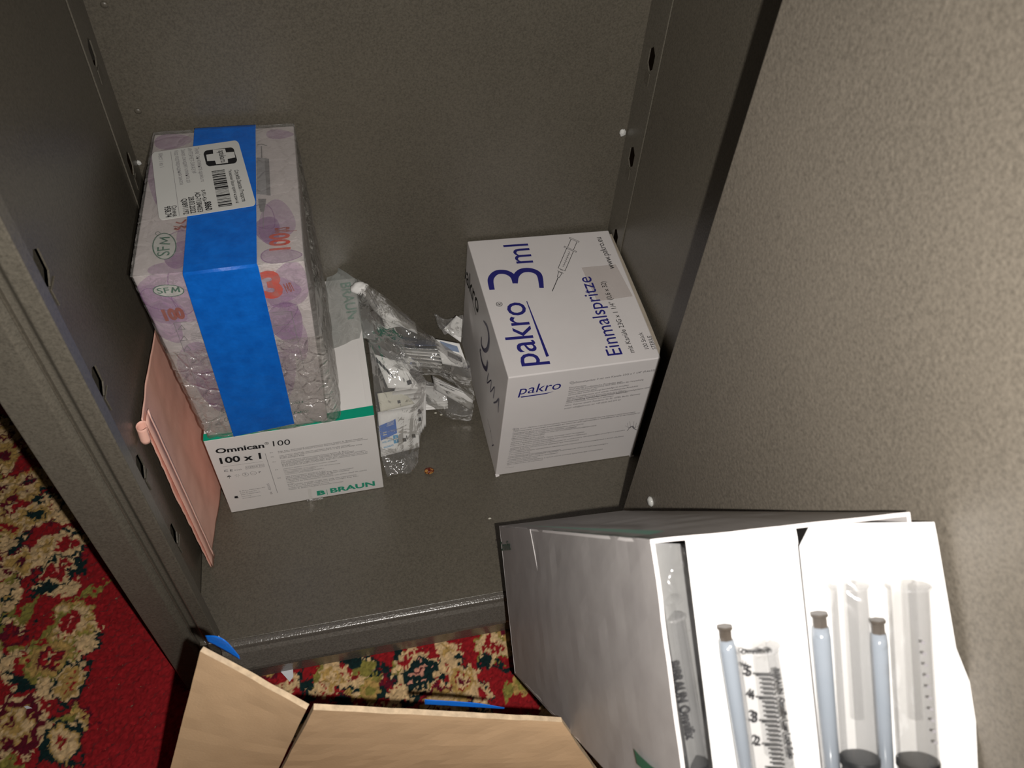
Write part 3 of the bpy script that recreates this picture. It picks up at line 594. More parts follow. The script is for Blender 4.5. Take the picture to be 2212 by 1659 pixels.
def petals(P, n, lst, par, quad):
    quad = [pix(q) for q in quad]
    k = 0
    for c, rx, ry, ang, kind in lst:
        k += 1; q_ = Ink(P, n, .00012+.00004*k)
        pts = []
        for i in range(30):
            t = 2*math.pi*i/30; x = rx*math.cos(t); y = ry*math.sin(t)*(1-.35*math.cos(t)); pts.append((c[0]+x*math.cos(ang)-y*math.sin(ang), c[1]+x*math.sin(ang)+y*math.cos(ang)))
        pts = clip(pts, quad)
        if len(pts) < 3: continue
        q_.poly(pts) if kind < 3 else q_.line(pts, .0007, True)
        if kind == 2: q_.build('purple_petal', M_PET2, par)
        elif kind == 1: q_.build('purple_petal', M_PET1, par)
        else: q_.build('petal_outline', M_PET2, par)
petals(P, n, [((375, 305), 42, 16, -.1, 1), ((342, 390), 60, 22, 1.5, 1), ((600, 480), 40, 45, .3, 1), ((580, 500), 32, 26, 1.2, 2), ((608, 552), 46, 16, -.05, 1), ((608, 552), 44, 15, -.05, 3), ((385, 548), 34, 24, -.9, 2), ((410, 562), 40, 12, .1, 1), ((378, 578), 60, 13, -.12, 1), ((440, 520), 60, 40, .4, 1), ((605, 290), 30, 10, .0, 1), ((570, 470), 30, 24, .8, 3), ((390, 520), 30, 22, -.6, 3)], sf, ST)
w_ = Ink(P, n, .0009); w_.ring((355, 532), 25, 28, 0, fill=True); w_.build('white_oval', M_LABEL, sf)
I = Ink(P, n, .0012); I.ring((355, 532), 25, 28, .0009); I.text('SF', (366, 551), (366, 531), bold=.006, hs=1.02); I.line([(366, 527), (346, 526)], .0015); I.line([(346, 526), (361, 520)], .0013); I.line([(361, 520), (346, 514)], .0013); I.line([(346, 514), (365.5, 513)], .0015); I.ring(C1(295, 1055), 5, 4, .0004); I.build('green_print', M_DGREEN, sf)
I = Ink(P, n, .0012); I.text('100', (626, 538), (624, 502), bold=.03, ht=.0165)
I.build('red_print', M_RED, sf)
I = Ink(P, n, .0012); I.text('pcs', (625, 500), (624, 490), bold=.02, ht=.0120); I.text('Y', (403, 493), (402, 484), ht=.010); I.text('S', (402, 505-8), (402, 487), ht=.010) if False else I.brush([(378, 492), (381, 496), (387, 494), (391, 488), (399, 492), (403, 487)], [.0016]*3)
I.brush([(380, 480), (392, 482), (402, 474)], [.0016]*2); I.build('red_lettering', M_DRED, sf)
I = Ink(P, n, .0012); I.poly([C1(1180, 375), C1(1265, 380), C1(1268, 710), C1(1180, 700)]); I.build('syringe_picture', simple('grey_picture', (.34, .33, .35), .5), sf)
I = Ink(P, n, .0014); I.poly([C1(1195, 745), C1(1265, 745), C1(1258, 800), C1(1245, 862), C1(1215, 862), C1(1198, 800)]); I.poly([C1(1250, 380), C1(1290, 385), C1(1305, 715), C1(1268, 712)]); I.line([C1(1185, 262), C1(1225, 255), C1(1270, 268)], .0010); I.line([C1(1238, 862), C1(1240, 1010)], .0004); I.line([C1(1222, 275), C1(1226, 375)], .0010); I.build('syringe_outline', M_GREY, sf)
# front face print
P, n = face(SP, 0, 1, 4)
C2 = lambda x, y: (280+x*.2411, 560+y*.2411); C3 = lambda x, y: (540+x*.2412, 560+y*.2411)
petals(P, n, [((470, 635), 182, 62, -.05, 1), ((625, 620), 44, 52, .6, 1), ((350, 660), 62, 30, .5, 1), ((620, 700), 48, 36, 1.1, 2), ((400, 625), 34, 50, -.3, 3), ((590, 690), 60, 30, -.5, 3), ((640, 735), 46, 26, 1.2, 1), ((460, 845), 50, 26, 1.1, 2), ((440, 800), 66, 42, .9, 1), ((360, 700), 50, 30, .9, 1), ((345, 650), 44, 18, .4, 3), ((610, 800), 60, 30, 1.4, 1)], sf, [SP[0], SP[1], SP[5], SP[4]])
w_ = Ink(P, n, .00075); w_.ring((364, 628), 33, 12.5, 0, ang=.03, fill=True); w_.build('white_oval', M_LABEL, sf); w_ = Ink(P, n, .0002); w_.poly([C2(395, 572), C2(600, 555), C2(735, 985), C2(585, 1090)]); w_.build('white_panels', simple('pale_panel', (.60, .54, .57), .5), sf)
I = Ink(P, n, .0011); I.ring((364, 628), 33, 12.5, .0007, ang=.03); I.text('SF', (341, 634.5), (367, 632.2), bold=.006, hs=.78); I.line([(371.5, 632), (373, 621.5)], .0014); I.line([(373, 621.5), (379, 629)], .0012); I.line([(379, 629), (385, 620.3)], .0012); I.line([(385, 620.3), (387.5, 630.5)], .0014); I.text('mbH', (628, 874), (655, 871), hs=.8, bold=.01); I.text('ГмбХ', (636, 894), (668, 890), hs=.8, bold=.01); I.text('Se', (478, 893), (495, 891), hs=.9); I.ring(C2(865, 1438), 4, 4, .0005); I.build('green_print', M_DGREEN, sf)
I = Ink(P, n, .0011); I.text('3', (572, 643), (614, 639), bold=.045, ht=.0290); I.build('red_print', M_RED, sf)
I = Ink(P, n, .0011); I.text('100', (357, 692), (402, 686), bold=.07, ht=.0125); I.text('мл', (620, 632), (636, 628), ht=.010, bold=.02); I.build('red_lettering', M_DRED, sf)
I = Ink(P, n, .0011)
for x, y in ((465, 610), (487, 707), (515, 795), (575, 905)): I.line([C2(x-28, y+22), C2(x, y-20), C2(x+32, y+18)], .0005, True)
I.line([C2(395, 572), C2(510, 560)], .0005); I.line([C2(395, 572), C2(585, 1085)], .0004); I.line([C3(200, 478), C3(370, 468), C3(485, 980)], .0005); I.line([C3(195, 600), C3(385, 578)], .0005)
kk = [0]
for x, y, xe in [(545, 675, 640), (550, 690, 645), (555, 705, 650), (560, 720, 655), (580, 765, 665), (583, 780, 668), (588, 795, 675), (592, 810, 680), (596, 825, 684), (600, 838, 686), (620, 875, 700), (628, 892, 705), (632, 906, 712), (636, 920, 716), (640, 935, 722), (645, 950, 730), (650, 965, 735), (655, 980, 742)]:
    fillline(I, RW, kk, C2(x, y), C2(xe, y-12), wd_=.8)
for x, y, xe in [(235, 500, 355), (240, 730, 400), (245, 745, 410), (250, 800, 430), (255, 815, 435), (275, 910, 445), (330, 935, 415), (335, 950, 420), (340, 965, 425), (345, 990, 440), (400, 1385, 545)]:
    fillline(I, RW, kk, C3(x, y), C3(xe, y-12), wd_=.9)
I.poly([C2(765, 1475), C2(840, 1450), C2(842, 1478), C2(770, 1490)]); I.line([C2(775, 1508), C2(920, 1495)], .0004)
I.build('fine_print', M_GREY, sf)
# film shell
ft_t, nt = V(0, .1504, .3490), V(0, 0, 1)
fnP, fnn = V(.09, .1474, .3473), (V(.165, .1474, .3473)-V(.03, .1474, .3473)).cross(V(.09, .1474, ZS)-V(.09, .1474, .3473)).normalized()
_tq = [at(396, 596, fnP, fnn).x, at(558, 576, fnP, fnn).x, at(505, 943, fnP, fnn).x, at(636, 915, fnP, fnn).x]
def filmshell():
    FB = [V(.0300, .1500, ZS), V(.1640, .1508, ZS), V(.1630, .3525, ZS), V(.0305, .3520, ZS)]
    FT = [V(.0212, .1506, .3480), V(.1550, .1498, .3480), V(.1562, .3540, .3480), V(.0265, .3535, .3480)]
    vs = []; fs = []; seg = 22; rows = 44
    def ring_(t):
        c = [FB[i].lerp(FT[i], t) for i in range(4)]; out = []
        for s_ in range(4):
            a, b_, c_ = c[s_], c[(s_+1) % 4], c[(s_+2) % 4]
            for i in range(seg): out.append(a.lerp(b_, i/seg))
        ctr = sum(c, V(0, 0, 0))/4
        res = []
        for k, p in enumerate(out):
            i = k % seg; dcor = min(i, seg-i)/seg  # distance to corner
            rr = .0012+.0045*(1-t)
            if dcor < .06: p = p+(ctr-p).normalized()*rr*(1-dcor/.06)**2
            res.append(p)
        return res, ctr
    N = seg*4
    for j in range(rows+1):
        r_, ctr = ring_(j/rows)
        for k, p in enumerate(r_):
            d = (p-ctr); d.z = 0; d.normalize()
            am = .0030*(1-j/rows)**.7+.0004
            q_ = p*70; a = mnoise.noise(q_); b_ = mnoise.noise(p*170+V(5, 0, 0))
            bul = .0022*math.sin(math.pi*min(1, (1-j/rows)*1.15))
            q2 = p+d*(am*(.5-abs(a)*1.6)+am*.5*b_+bul*.6)
            tt = j/rows
            if p.y < .156 and _tq[2]+(_tq[0]-_tq[2])*tt-.004 < p.x < _tq[3]+(_tq[1]-_tq[3])*tt+.004: q2.y = max(q2.y, .1482)
            vs.append(q2)
    for j in range(rows):
        for k in range(N): fs.append((j*N+k, j*N+(k+1) % N, (j+1)*N+(k+1) % N, (j+1)*N+k))
    # top sheet
    c = FT; m = 26; base = len(vs)
    for j in range(m+1):
        for i in range(m+1):
            p = c[0].lerp(c[1], i/m).lerp(c[3].lerp(c[2], i/m), j/m)
            e = min(i, m-i, j, m-j)/m; p = p+V(0, 0, .0007*mnoise.noise(p*110)+.0003-(.0012 if e == 0 else 0)); vs.append(p)
    for j in range(m):
        for i in range(m): fs.append((base+j*(m+1)+i, base+j*(m+1)+i+1, base+(j+1)*(m+1)+i+1, base+(j+1)*(m+1)+i))
    return vs, fs
vsf, fsf = filmshell()
o = obj('plastic_wrap', (vsf, fsf), [M_FILM, M_FILMC], sf, smooth=True)
for p in o.data.polygons:
    zc = (o.location.z+wloc(sf).z+p.center.z); xc = o.location.x+wloc(sf).x+p.center.x
    if zc < .262 and p.normal.z < .7: p.material_index = 1
# tape band over top and down the front
tl = [at(420, 281, ft_t, nt), at(552, 273, ft_t, nt)]; tm = [at(395, 589, ft_t, nt), at(555, 569, ft_t, nt)]
tb = [at(505, 943, fnP, fnn), at(636, 915, fnP, fnn)]; tm2 = [at(396, 596, fnP, fnn), at(558, 576, fnP, fnn)]
rows_ = [[tl[0], tl[1]]]+[[tl[0].lerp(tm[0], k/6), tl[1].lerp(tm[1], k/6)] for k in range(1, 7)]+[[tm2[0], tm2[1]]]+[[tm2[0].lerp(tb[0], k/8), tm2[1].lerp(tb[1], k/8)] for k in range(1, 9)]
bk_ = [tl[0]+V(0, .0045, -.001), tl[1]+V(0, .0045, -.001)]
rows_ = [[bk_[0]+V(0, .001, -.03), bk_[1]+V(0, .001, -.03)], bk_]+rows_
def wrow(r, n=16): return [r[0].lerp(r[1], i/n) for i in range(n+1)]
tv = []; tf = []
G_ = []
for r in rows_: G_.append(wrow(r))
# densify rows linearly
D_ = []
for a, b_ in zip(G_[:-1], G_[1:]):
    for k in range(4): D_.append([x.lerp(y, k/4) for x, y in zip(a, b_)])
D_.append(G_[-1])
for r in D_:
    for p in r: tv.append(p+V(0, -.0004, .0003)*(1+1.2*mnoise.noise(p*90)))
for j in range(len(D_)-1):
    for i in range(16): tf.append((j*17+i, (j+1)*17+i, (j+1)*17+i+1, j*17+i+1))
obj('blue_tape', (tv, tf), M_BLUE, sf, smooth=False)
# pharmacy label on the tape
lb = Ink(ft_t, nt, .0008)
A, B, C_, D = (327, 330), (514, 303), (554, 444), (344, 477)
def L2(u, v):
    a = np.array(A)*(1-u)+np.array(B)*u; b_ = np.array(D)*(1-u)+np.array(C_)*u; p_ = a*(1-v)+b_*v; return (float(p_[0]), float(p_[1]))
rc = .045; pts = []
for cx, cy, a0 in ((rc, rc*1.4, 180), (1-rc, rc*1.4, 270), (1-rc, 1-rc*1.4, 0), (rc, 1-rc*1.4, 90)):
    for k in range(6):
        a = math.radians(a0+k*18); pts.append(L2(cx+rc*math.cos(a), cy+rc*1.4*math.sin(a)))
lb.poly(pts)
lab = obj('pharmacy_label', slab([v for v in lb.v], (0, 0, 1), .0003), M_LABEL, sf)
T6 = lambda x, y: (320+x*.11452, 300+y*.11453)
I = Ink(ft_t, nt, .0014)
# logo: rounded black plate
pl = []
for cx, cy, a0 in ((1130, 290, 180), (1560, 235, 270), (1610, 390, 0), (1170, 440, 90)):
    for k in range(6): a = math.radians(a0+k*18); pl.append(T6(cx+75*math.cos(a)-8, cy+75*math.sin(a)))
I.poly(pl)
fs6 = [('Телефон клиента apteka.ru', 870, 170, 1000, 812), ('ИНТЕРНЕТ-ЗАКАЗ №', 745, 185, 830, 655), ('Заказ ожидает клиента до', 615, 205, 735, 830), ('Код подтверждения заказа', 490, 228, 600, 868), ('Мест 1 из 1', 190, 278, 222, 540)]
I2 = Ink(ft_t, nt, .0014)
for s, x, y, x2, y2 in fs6: I2.text(s, T6(x, y), T6(x2, y2), hs=1.25, bold=.0)
I2.line([T6(425, 240), T6(590, 1448)], .0003)
for s, x, y, x2, y2, bd in [('8-951-426-', 1000, 968, 1040, 1190, .01), ('8860', 1062, 1190, 1090, 1355, .03), ('AD-71584053', 880, 1008, 940, 1385, .02), ('28.03.2022', 758, 1098, 805, 1408, .02), ('Q0891192', 628, 1135, 672, 1430, .02), ('Сумма', 440, 1265, 468, 1465, .02), ('958.74', 305, 1280, 335, 1485, .02), ('Служба Заказа Лекарств', 1625, 590, 1775, 1185, .015), ('Экономим Ваше время и деньги!', 1510, 585, 1660, 1215, .01)]:
    I.text(s, T6(x, y), T6(x2, y2), hs=1.2, bold=bd)
bars = [(0, 2), (3, 1), (5, 1), (8, 1), (10, 3), (15, 3), (19, 1), (22, 4), (27, 1), (29, 3), (33, 5), (39, 2), (42, 1), (44, 5), (50, 2), (54, 1), (57, 1), (60, 1), (63, 1), (66, 5), (72, 1), (75, 1), (78, 2), (82, 1), (85, 3), (89, 1), (92, 4), (97, 2)]
for a, b_ in bars:
    f0 = a/100; f1 = (a+b_*.9)/100
    g0 = lambda t: (1195+t*135, 612+t*685); g1 = lambda t: (1440+t*150, 575+t*685)
    I.poly([T6(*g0(f0)), T6(*g1(f0)), T6(*g1(f1)), T6(*g0(f1))])
I.build('label_print', M_INK, lab); I2.build('label_small_print', M_GREY, lab)
K = Ink(ft_t, nt, .0018); K.poly([T6(1095, 300), T6(1228, 280), T6(1220, 205), T6(1450, 185), T6(1470, 255), T6(1620, 245), T6(1645, 350), T6(1500, 378), T6(1508, 450), T6(1285, 478), T6(1260, 410), T6(1115, 420)]); K.build('label_cross', M_LABEL, lab)
K = Ink(ft_t, nt, .0021); K.text('apteka.ru', T6(1325, 225), T6(1375, 445), hs=1.5, bold=.01); K.build('label_logo_text', M_INK, lab)

# ------------------------------------------------------------------ salmon envelope against the left wall
def envelope():
    top = [V(.006, .0935, .243), V(.006, .150, .2385), V(.0068, .2090, .2300), V(.008, .300, .225)]
    mid = [V(.0075, .087, .13), V(.009, .15, .13), V(.012, .22, .13), V(.014, .300, .13)]
    bot = [V(.0105, .0850, .0010), V(.013, .125, .0010), V(.0195, .182, .0010), V(.022, .300, .0010)]
    vs, fs = patch([bot, mid, top], 40, 40, 0)
    vs = [p+V(.0006*mnoise.noise(p*60)+.0016*abs(mnoise.noise(V(p.z*55, 3, 1)))*max(0, 1-(p.y-.085)/.03), 0, 0) for p in vs]
    return vs, fs
en = thing('paper_envelope', 'salmon pink paper envelope standing against the left cabinet wall', 'envelope', (.012, .19, 0))
vs, fs = envelope()
obj('sheet', thicken((vs, fs), .0008), M_PINK, en, smooth=True)
# folded-over seam strip along the front edge
def seam(y0, y1, off, mat, nm):
    a = []
    for k in range(25):
        t = k/24; z = .001+.238*t; x = .0105-.0045*t+off+.0004*mnoise.noise(V(z*80, 0, 0))
        ya = .085+.0085*t
        a.append((V(x, ya+y0, z), V(x+.0004, ya+y1, z)))
    vs = [p for r_ in a for p in r_]; fs = [(2*k, 2*k+1, 2*k+3, 2*k+2) for k in range(24)]
    obj(nm, thicken((vs, fs), .0004), mat, en, smooth=True)
seam(-.0005, .0125, .0022, M_PINK, 'folded_edge'); seam(.0110, .0142, .0030, M_PINK2, 'seam_strip')
# curl at the top front corner
cv = []; cf = []
for j in range(7):
    for k in range(19):
        a = math.radians(-30-k*15); r_ = .0052+.0002*k/18
        cv.append(V(.0062+r_*math.cos(a)*.9, .0870+r_*math.sin(a)-.0006*j, .2425-.0024*j))
for j in range(6):
    for k in range(18): cf.append((j*19+k, j*19+k+1, (j+1)*19+k+1, (j+1)*19+k))
obj('curled_corner', thicken((cv, cf), .0003), M_PINK, en, smooth=True)

# ------------------------------------------------------------------ sachets and bags between the boxes
def sachet(name, label, cat, px, zs, t=.0022, mat=None, group=None, printer=None, wave=0):
    c = [atz(p[0], p[1], z) for p, z in zip(px, zs)]   # TL TR BR BL
    nrm = (c[1]-c[0]).cross(c[3]-c[0]).normalized()
    if nrm.dot(CAM-c[0]) < 0: nrm = -nrm
    N = 12; vs = []; fs = []
    for s_ in (1, -1):
        for j in range(N+1):
            for i in range(N+1):
                u, v = i/N, j/N; e = min(u, 1-u, v, 1-v); b_ = min(1, e/.18); b_ = b_*b_*(3-2*b_)
                p = c[0].lerp(c[1], u).lerp(c[3].lerp(c[2], u), v)
                q_ = p*90; vs.append(p+nrm*(s_*(.00015+t*.5*b_)+wave*mnoise.noise(p*45)+.0006*mnoise.noise(q_)*(.3+b_)))
    W = N+1; off = W*W
    for j in range(N):
        for i in range(N):
            f = (j*W+i, j*W+i+1, (j+1)*W+i+1, (j+1)*W+i); fs.append(f); fs.append(tuple(off+k for k in f[::-1]))
    ed = [i for i in range(N)]
    for i in range(N):
        for a, b_ in ((i, i+1), (N*W+i, N*W+i+1), (i*W, (i+1)*W), (i*W+N, (i+1)*W+N)): fs.append((a, b_, b_+off, a+off))
    bs = sum(c, V(0, 0, 0))/4; bs.z = min(p.z for p in c)
    o = thing(name, label, cat, bs, group)
    obj('packet', (vs, fs), mat or M_PAPER, o, smooth=True)
    if printer: printer(o, c[0]+nrm*(t*.5+.0012+abs(wave)*.6), nrm)
    return o
def sq(I, x, y, s=4.2, a=-.15):
    I.poly([(x-s+a*s, y-s-a*s), (x+s+a*s, y-s+a*s), (x+s-a*s, y+s+a*s), (x-s-a*s, y+s-a*s)])
CR = lambda x, y: (680+x*.3015, 560+y*.3015)
CB = lambda x, y: (780+x*.16878, 640+y*.16878)
def pr1(o, P, n):
    I = Ink(P, n, .0002); I.poly([CR(460, 1195), CR(578, 1145), CR(590, 1245), CR(475, 1300)]); I.build('blue_panel', M_WBLUE, o)
    I = Ink(P, n, .0002); I.poly([CR(560, 1262), CR(594, 1258), CR(602, 1312), CR(568, 1322)]); I.text('СПИРТОВАЯ', CR(553, 1290), CR(483, 1310), hs=1.3, bold=.02); I.text('САЛФЕТКА', CR(562, 1325), CR(492, 1345), hs=1.3, bold=.03); I.build('blue_print', M_WCYAN, o)
    I = Ink(P, n, .0006); I.poly([CR(577, 1270), CR(583, 1269), CR(589, 1306), CR(583, 1308)]); I.poly([CR(566, 1288), CR(597, 1280), CR(598, 1288), CR(568, 1297)])
    for k in range(4): I.line([CR(520-k*2, 1170+k*9), CR(566, 1155+k*9)], .0005)
    I.line([CR(490, 1245), CR(512, 1238)], .0012); I.line([CR(492, 1260), CR(514, 1254)], .0012); I.build('white_print', M_LABEL, o)
    I = Ink(P, n, .0004); sq(I, *CR(643, 1294), 3.8); sq(I, *CR(709, 1266), 3.8); I.line([CR(657, 1265), CR(662, 1290)], .0010); I.build('register_marks', M_INK, o)
def prmark(pts, lines=()):
    def f(o, P, n):
        I = Ink(P, n, .0004)
        for x, y, s in pts: sq(I, x, y, s)
        for a, b_ in lines: I.line([a, b_], .0004)
        if I.v: I.build('register_marks', M_INK, o)
    return f
G1 = 'wipe sachets in the clear bag beside the low box'
sachet('wipe_sachet', 'white alcohol wipe sachet with blue panel, front of the bagged stack', 'sachet', [(816, 890), (903, 877), (906, 966), (823, 987)], [.052, .052, .010, .010], printer=pr1, group=G1)
for k in range(4):
    sachet('wipe_sachet', ['white sachet edge showing just right behind the blue panelled wipe', 'white sachet with one black square at its right edge, second behind the blue panelled wipe', 'white sachet with black square marks, third behind the blue panelled wipe', 'rearmost white sachet of the upright bagged stack'][k], 'sachet',
           [(838+k*5, 868-k*11), (906+k*4.5, 858-k*11), (908+k*4, 940-k*6), (830+k*4, 962-k*6)], [.062+.006*k, .062+.006*k, .008, .008], group=G1, printer=prmark([[(906, 906, 4)], [(907, 890, 3.6)], [(905, 887, 3)], []][k-0] if k < 3 else []))
sachet('wipe_sachet', 'cream wipe sachet above the blue panelled one, small black square at right', 'sachet', [(815, 850), (868, 842), (896, 872), (822, 890)], [.072, .072, .058, .058], mat=M_CREAM, group=G1, printer=prmark([(862, 868, 3.2)]))
def prtop(o, P, n):
    I = Ink(P, n, .0004); sq(I, 884, 826, 4.5, -.35)
    for k in range(14): I.line([CR(440+k*8.5, 705+k*9), CR(452+k*8.5, 742+k*9-k*.5)], .0006 if k % 3 else .0011)
    I.line([CR(600, 770), CR(575, 840)], .0003); I.line([CR(608, 772), CR(585, 850)], .0003); I.line([CR(632, 850), CR(640, 882)], .0005); I.line([CR(638, 848), CR(645, 876)], .0004); I.build('barcode', M_INK, o)
sachet('wipe_sachet', 'white sachet with barcode and black square, fanned above the bagged stack', 'sachet', [(808, 765), (868, 783), (912, 842), (838, 838)], [.098, .096, .078, .080], printer=prtop, group=G1, t=.0012)
def prins(o, P, n):
    I = Ink(P, n, .0004); I.text('ИНСТРУКЦИЯ', CB(1195, 1205), CB(1008, 1122), hs=1.3, bold=.03, ht=.0022)
    kk = [3]
    for k in range(5): fillline(I, RW, kk, CB(1290-k*10+(k % 2)*60, 1218-k*20), CB(960+k*30, 1092-k*14+6), hs=1.0, wd_=.55)
    I.line([CB(930, 1062), CB(1430, 1290)], .0004); I.line([CB(935, 1050), CB(1440, 1270)], .0003); I.line([CB(1095, 1215), CB(1095, 1240)], .0008); I.line([CB(1112, 1215), CB(1112, 1240)], .0008); I.build('fine_print', M_INK, o)
G2 = 'sachets in the clear bag on the cabinet floor'
sachet('wipe_sachet', 'white sachet with upside down instruction text, touching the blue-lettered box', 'sachet', [(934, 812), (1024, 855), (1018, 886), (940, 842)], [.060, .048, .022, .038], printer=prins, group=G2)
for k in range(3):
    sachet('wipe_sachet', ['lowest white sachet lying flat under the instruction sachet', 'second white sachet of the flat pile under the instruction sachet', 'top white sachet of the flat pile, left of the instruction sachet'][k], 'sachet', [(868, 838-k*6), (960, 850-k*6), (968, 882-k*6), (866, 890-k*6)], [.004+.004*k]*4, t=.0018, group=G2)
def prbar(o, P, n):
    I = Ink(P, n, .0004)
    for k in range(20): I.line([CB(1115+k*9.2, 712+k*4.2), CB(1118+k*9.2, 765+k*4.2)], .0008 if k % 3 else .0014)
    I.build('barcode', M_INK, o)
    I = Ink(P, n, .0003); I.poly([CB(1000, 570), CB(1230, 640), CB(1260, 720), CB(1080, 680)]); I.build('blue_panel', simple('faded_blue_print', (.16, .22, .34), .5, var=.3, nsc=120), o)
sachet('wipe_sachet', 'bluish sachet with a barcode at the right end of the upper bag', 'sachet', [(938, 732), (992, 742), (1012, 796), (956, 786)], [.098, .090, .066, .074], printer=prbar, group='sachets in the upper clear bag', t=.003)
G3 = 'sachets in the upper clear bag'
edge_l = ['dark backed sachet at the top of the fanned pile in the upper bag', 'grey silver sachet second from the top of the fanned pile', 'silver edged sachet third from the top of the fanned pile', 'white edged sachet fourth from the top of the fanned pile', 'white edged sachet fifth from the top of the fanned pile', 'white edged sachet sixth from the top of the fanned pile', 'lowest white sachet of the fanned pile in the upper bag']
for k in range(7):
    y = 742+k*8; xl = 852+min(k, 4)*6
    sachet('wipe_sachet', edge_l[k], 'sachet', [(xl-6, y-16), (940+k, y-4), (950+k, y+6), (xl+2, y-2+(k < 3)*2)], [.080-.006*k, .075-.006*k, .108-.006*k, .112-.006*k], t=.0022, group=G3, mat=[simple('navy_foil', (.03, .05, .14), .3), M_STEEL, M_PAPER, M_PAPER, M_PAPER, M_PAPER, M_PAPER][k], wave=.001)
def prsp(o, P, n):
    I = Ink(P, n, .0004)
    c = CB(1222, 490)
    for a in range(8): I.line([c, (c[0]+5.5*math.cos(a*.785+.2), c[1]+5.5*math.sin(a*.785+.2))], .0005)
    for k in range(12): I.line([CB(1180-k*4+40, 330+k*8), CB(1215-k*4+40, 345+k*8)], .0003)
    I.text('ШТЕР', CB(1270, 470), CB(1280, 395), hs=1.3); I.poly([CB(1250, 545), CB(1278, 560), CB(1276, 580)]); I.build('black_print', M_INK, o)
sachet('wipe_sachet', 'white pointed sachet with a spider-like mark, beside the blue-lettered box', 'sachet', [(986, 682), (999, 690), (996, 740), (957, 712)], [.085, .082, .070, .074], printer=prsp, group=G3, t=.0016)
# curled paper label in the upper bag
def paper_label():
    up_ = [atz(*p, z) for p, z in [((772, 601), .142), ((815, 637), .145), ((862, 672), .135), ((897, 697), .120)]]
    md = [atz(*p, z) for p, z in [((783, 632), .150), ((822, 665), .152), ((866, 692), .142), ((900, 712), .125)]]
    lw = [atz(*p, z) for p, z in [((796, 655), .140), ((826, 688), .143), ((862, 703), .135), ((902, 722), .118)]]
    o = thing('printed_leaflet', 'curled white printed leaflet with a barcode, inside the upper clear bag', 'leaflet', (.24, .3, .12))
    obj('sheet', thicken(patch([up_, md, lw], 20, 10), .0002), M_PAPER, o, smooth=True)
    w2 = [[atz(834, 712, .128), atz(866, 706, .128), atz(900, 716, .115)], [atz(826, 690, .139), atz(860, 700, .136), atz(900, 712, .120)]]
    obj('folded_back', thicken(patch(w2, 8, 6), .0002), M_PAPER, o, smooth=True)
    nrm = (md[3]-md[0]).cross(lw[1]-up_[1]).normalized(); I = Ink(md[1], nrm, .0035)
    kk = [1]
    U = lambda x, y: (680+x*.12055, 540+y*.12055)
    for k in range(7):
        x, y = 900+k*70, 660+k*45
        fillline(I, RW, kk, U(x, y), U(x+230, y+400-k*8), wd_=.8) if k != 3 else None
    for k in range(7): I.line([U(1460+k*26, 1080+k*22), U(1640+k*20, 1170+k*26)], .0009 if k % 2 else .0016)
    I.build('fine_print', M_GREY, o)
paper_label()
blobp = obj('cotton_ball', blob(atz(777, 622, .145), .0085, 1.2, .8, .8, .25, 4), M_PAPER, None, smooth=True); tag(blobp, 'small white cotton wad in the upper bag beside the leaflet', 'cotton wad')
# bags
bu = thing('clear_bag', 'upper clear bag draped from the green-edged box top to the blue-lettered box', 'plastic bag', (.25, .3, .05))
def zr(pts): return [atz(x, y, z) for x, y, z in pts]
haz = patch([zr([(712, 577, .141), (722, 574, .150), (768, 602, .148), (782, 612, .146)]), zr([(704, 612, .1365), (735, 612, .1375), (768, 625, .137), (795, 650, .134)]), zr([(697, 690, .1358), (735, 690, .1365), (778, 680, .1365), (806, 700, .125)]), zr([(694, 763, .1355), (735, 748, .1360), (775, 731, .136), (812, 735, .115)])], 30, 30, .0012, 50, 3)
obj('hazy_panel', haz, M_HAZE, bu, smooth=True)
clr = patch([zr([(772, 601, .147), (830, 640, .155), (890, 690, .145), (945, 735, .120), (1012, 780, .105)]), zr([(778, 660, .140), (830, 690, .155), (890, 720, .150), (950, 752, .130), (1018, 815, .095)]), zr([(788, 722, .130), (835, 745, .120), (885, 772, .120), (950, 795, .110), (1022, 845, .070)]), zr([(800, 740, .110), (850, 785, .095), (900, 810, .085), (960, 815, .075), (1024, 868, .050)])], 54, 40, .0040, 45, 5)
obj('clear_panel', clr, M_BAG, bu, smooth=True)
bl = thing('clear_bag', 'lower clear bag of alcohol wipes, right of the green-edged white box', 'plastic bag', (.24, .22, 0))
lowb = patch([zr([(796, 735, .118), (828, 752, .120), (880, 778, .110), (922, 822, .085)]), zr([(806, 810, .100), (840, 815, .106), (885, 825, .098), (918, 862, .070)]), zr([(814, 900, .064), (850, 890, .070), (895, 890, .062), (912, 920, .040)]), zr([(824, 985, .016), (860, 980, .020), (895, 965, .018), (905, 975, .010)]), zr([(838, 1030, .002), (862, 1022, .004), (885, 1022, .003), (903, 1000, .002)])], 44, 60, .0028, 60, 9)
obj('clear_panel', lowb, M_BAG, bl, smooth=True)
br = thing('clear_bag', 'crinkled clear bag tail between the wipes and the blue-lettered box', 'plastic bag', (.30, .26, 0))
ta = patch([zr([(850, 795, .080), (905, 815, .070), (960, 840, .050), (1024, 872, .040)]), zr([(862, 830, .060), (915, 850, .050), (965, 880, .030), (1022, 890, .022)]), zr([(900, 862, .040), (935, 880, .022), (975, 905, .008), (1018, 908, .006)])], 44, 20, .0035, 70, 12)
obj('clear_panel', ta, M_BAG, br, smooth=True)
tip = patch([zr([(938, 675, .10), (965, 690, .09), (1000, 680, .085)]), zr([(945, 700, .09), (970, 705, .085), (1000, 700, .08)]), zr([(958, 722, .085), (975, 722, .08), (998, 730, .075)])], 24, 16, .004, 90, 15)
obj('crinkled_tip', tip, M_BAG, br, smooth=True)

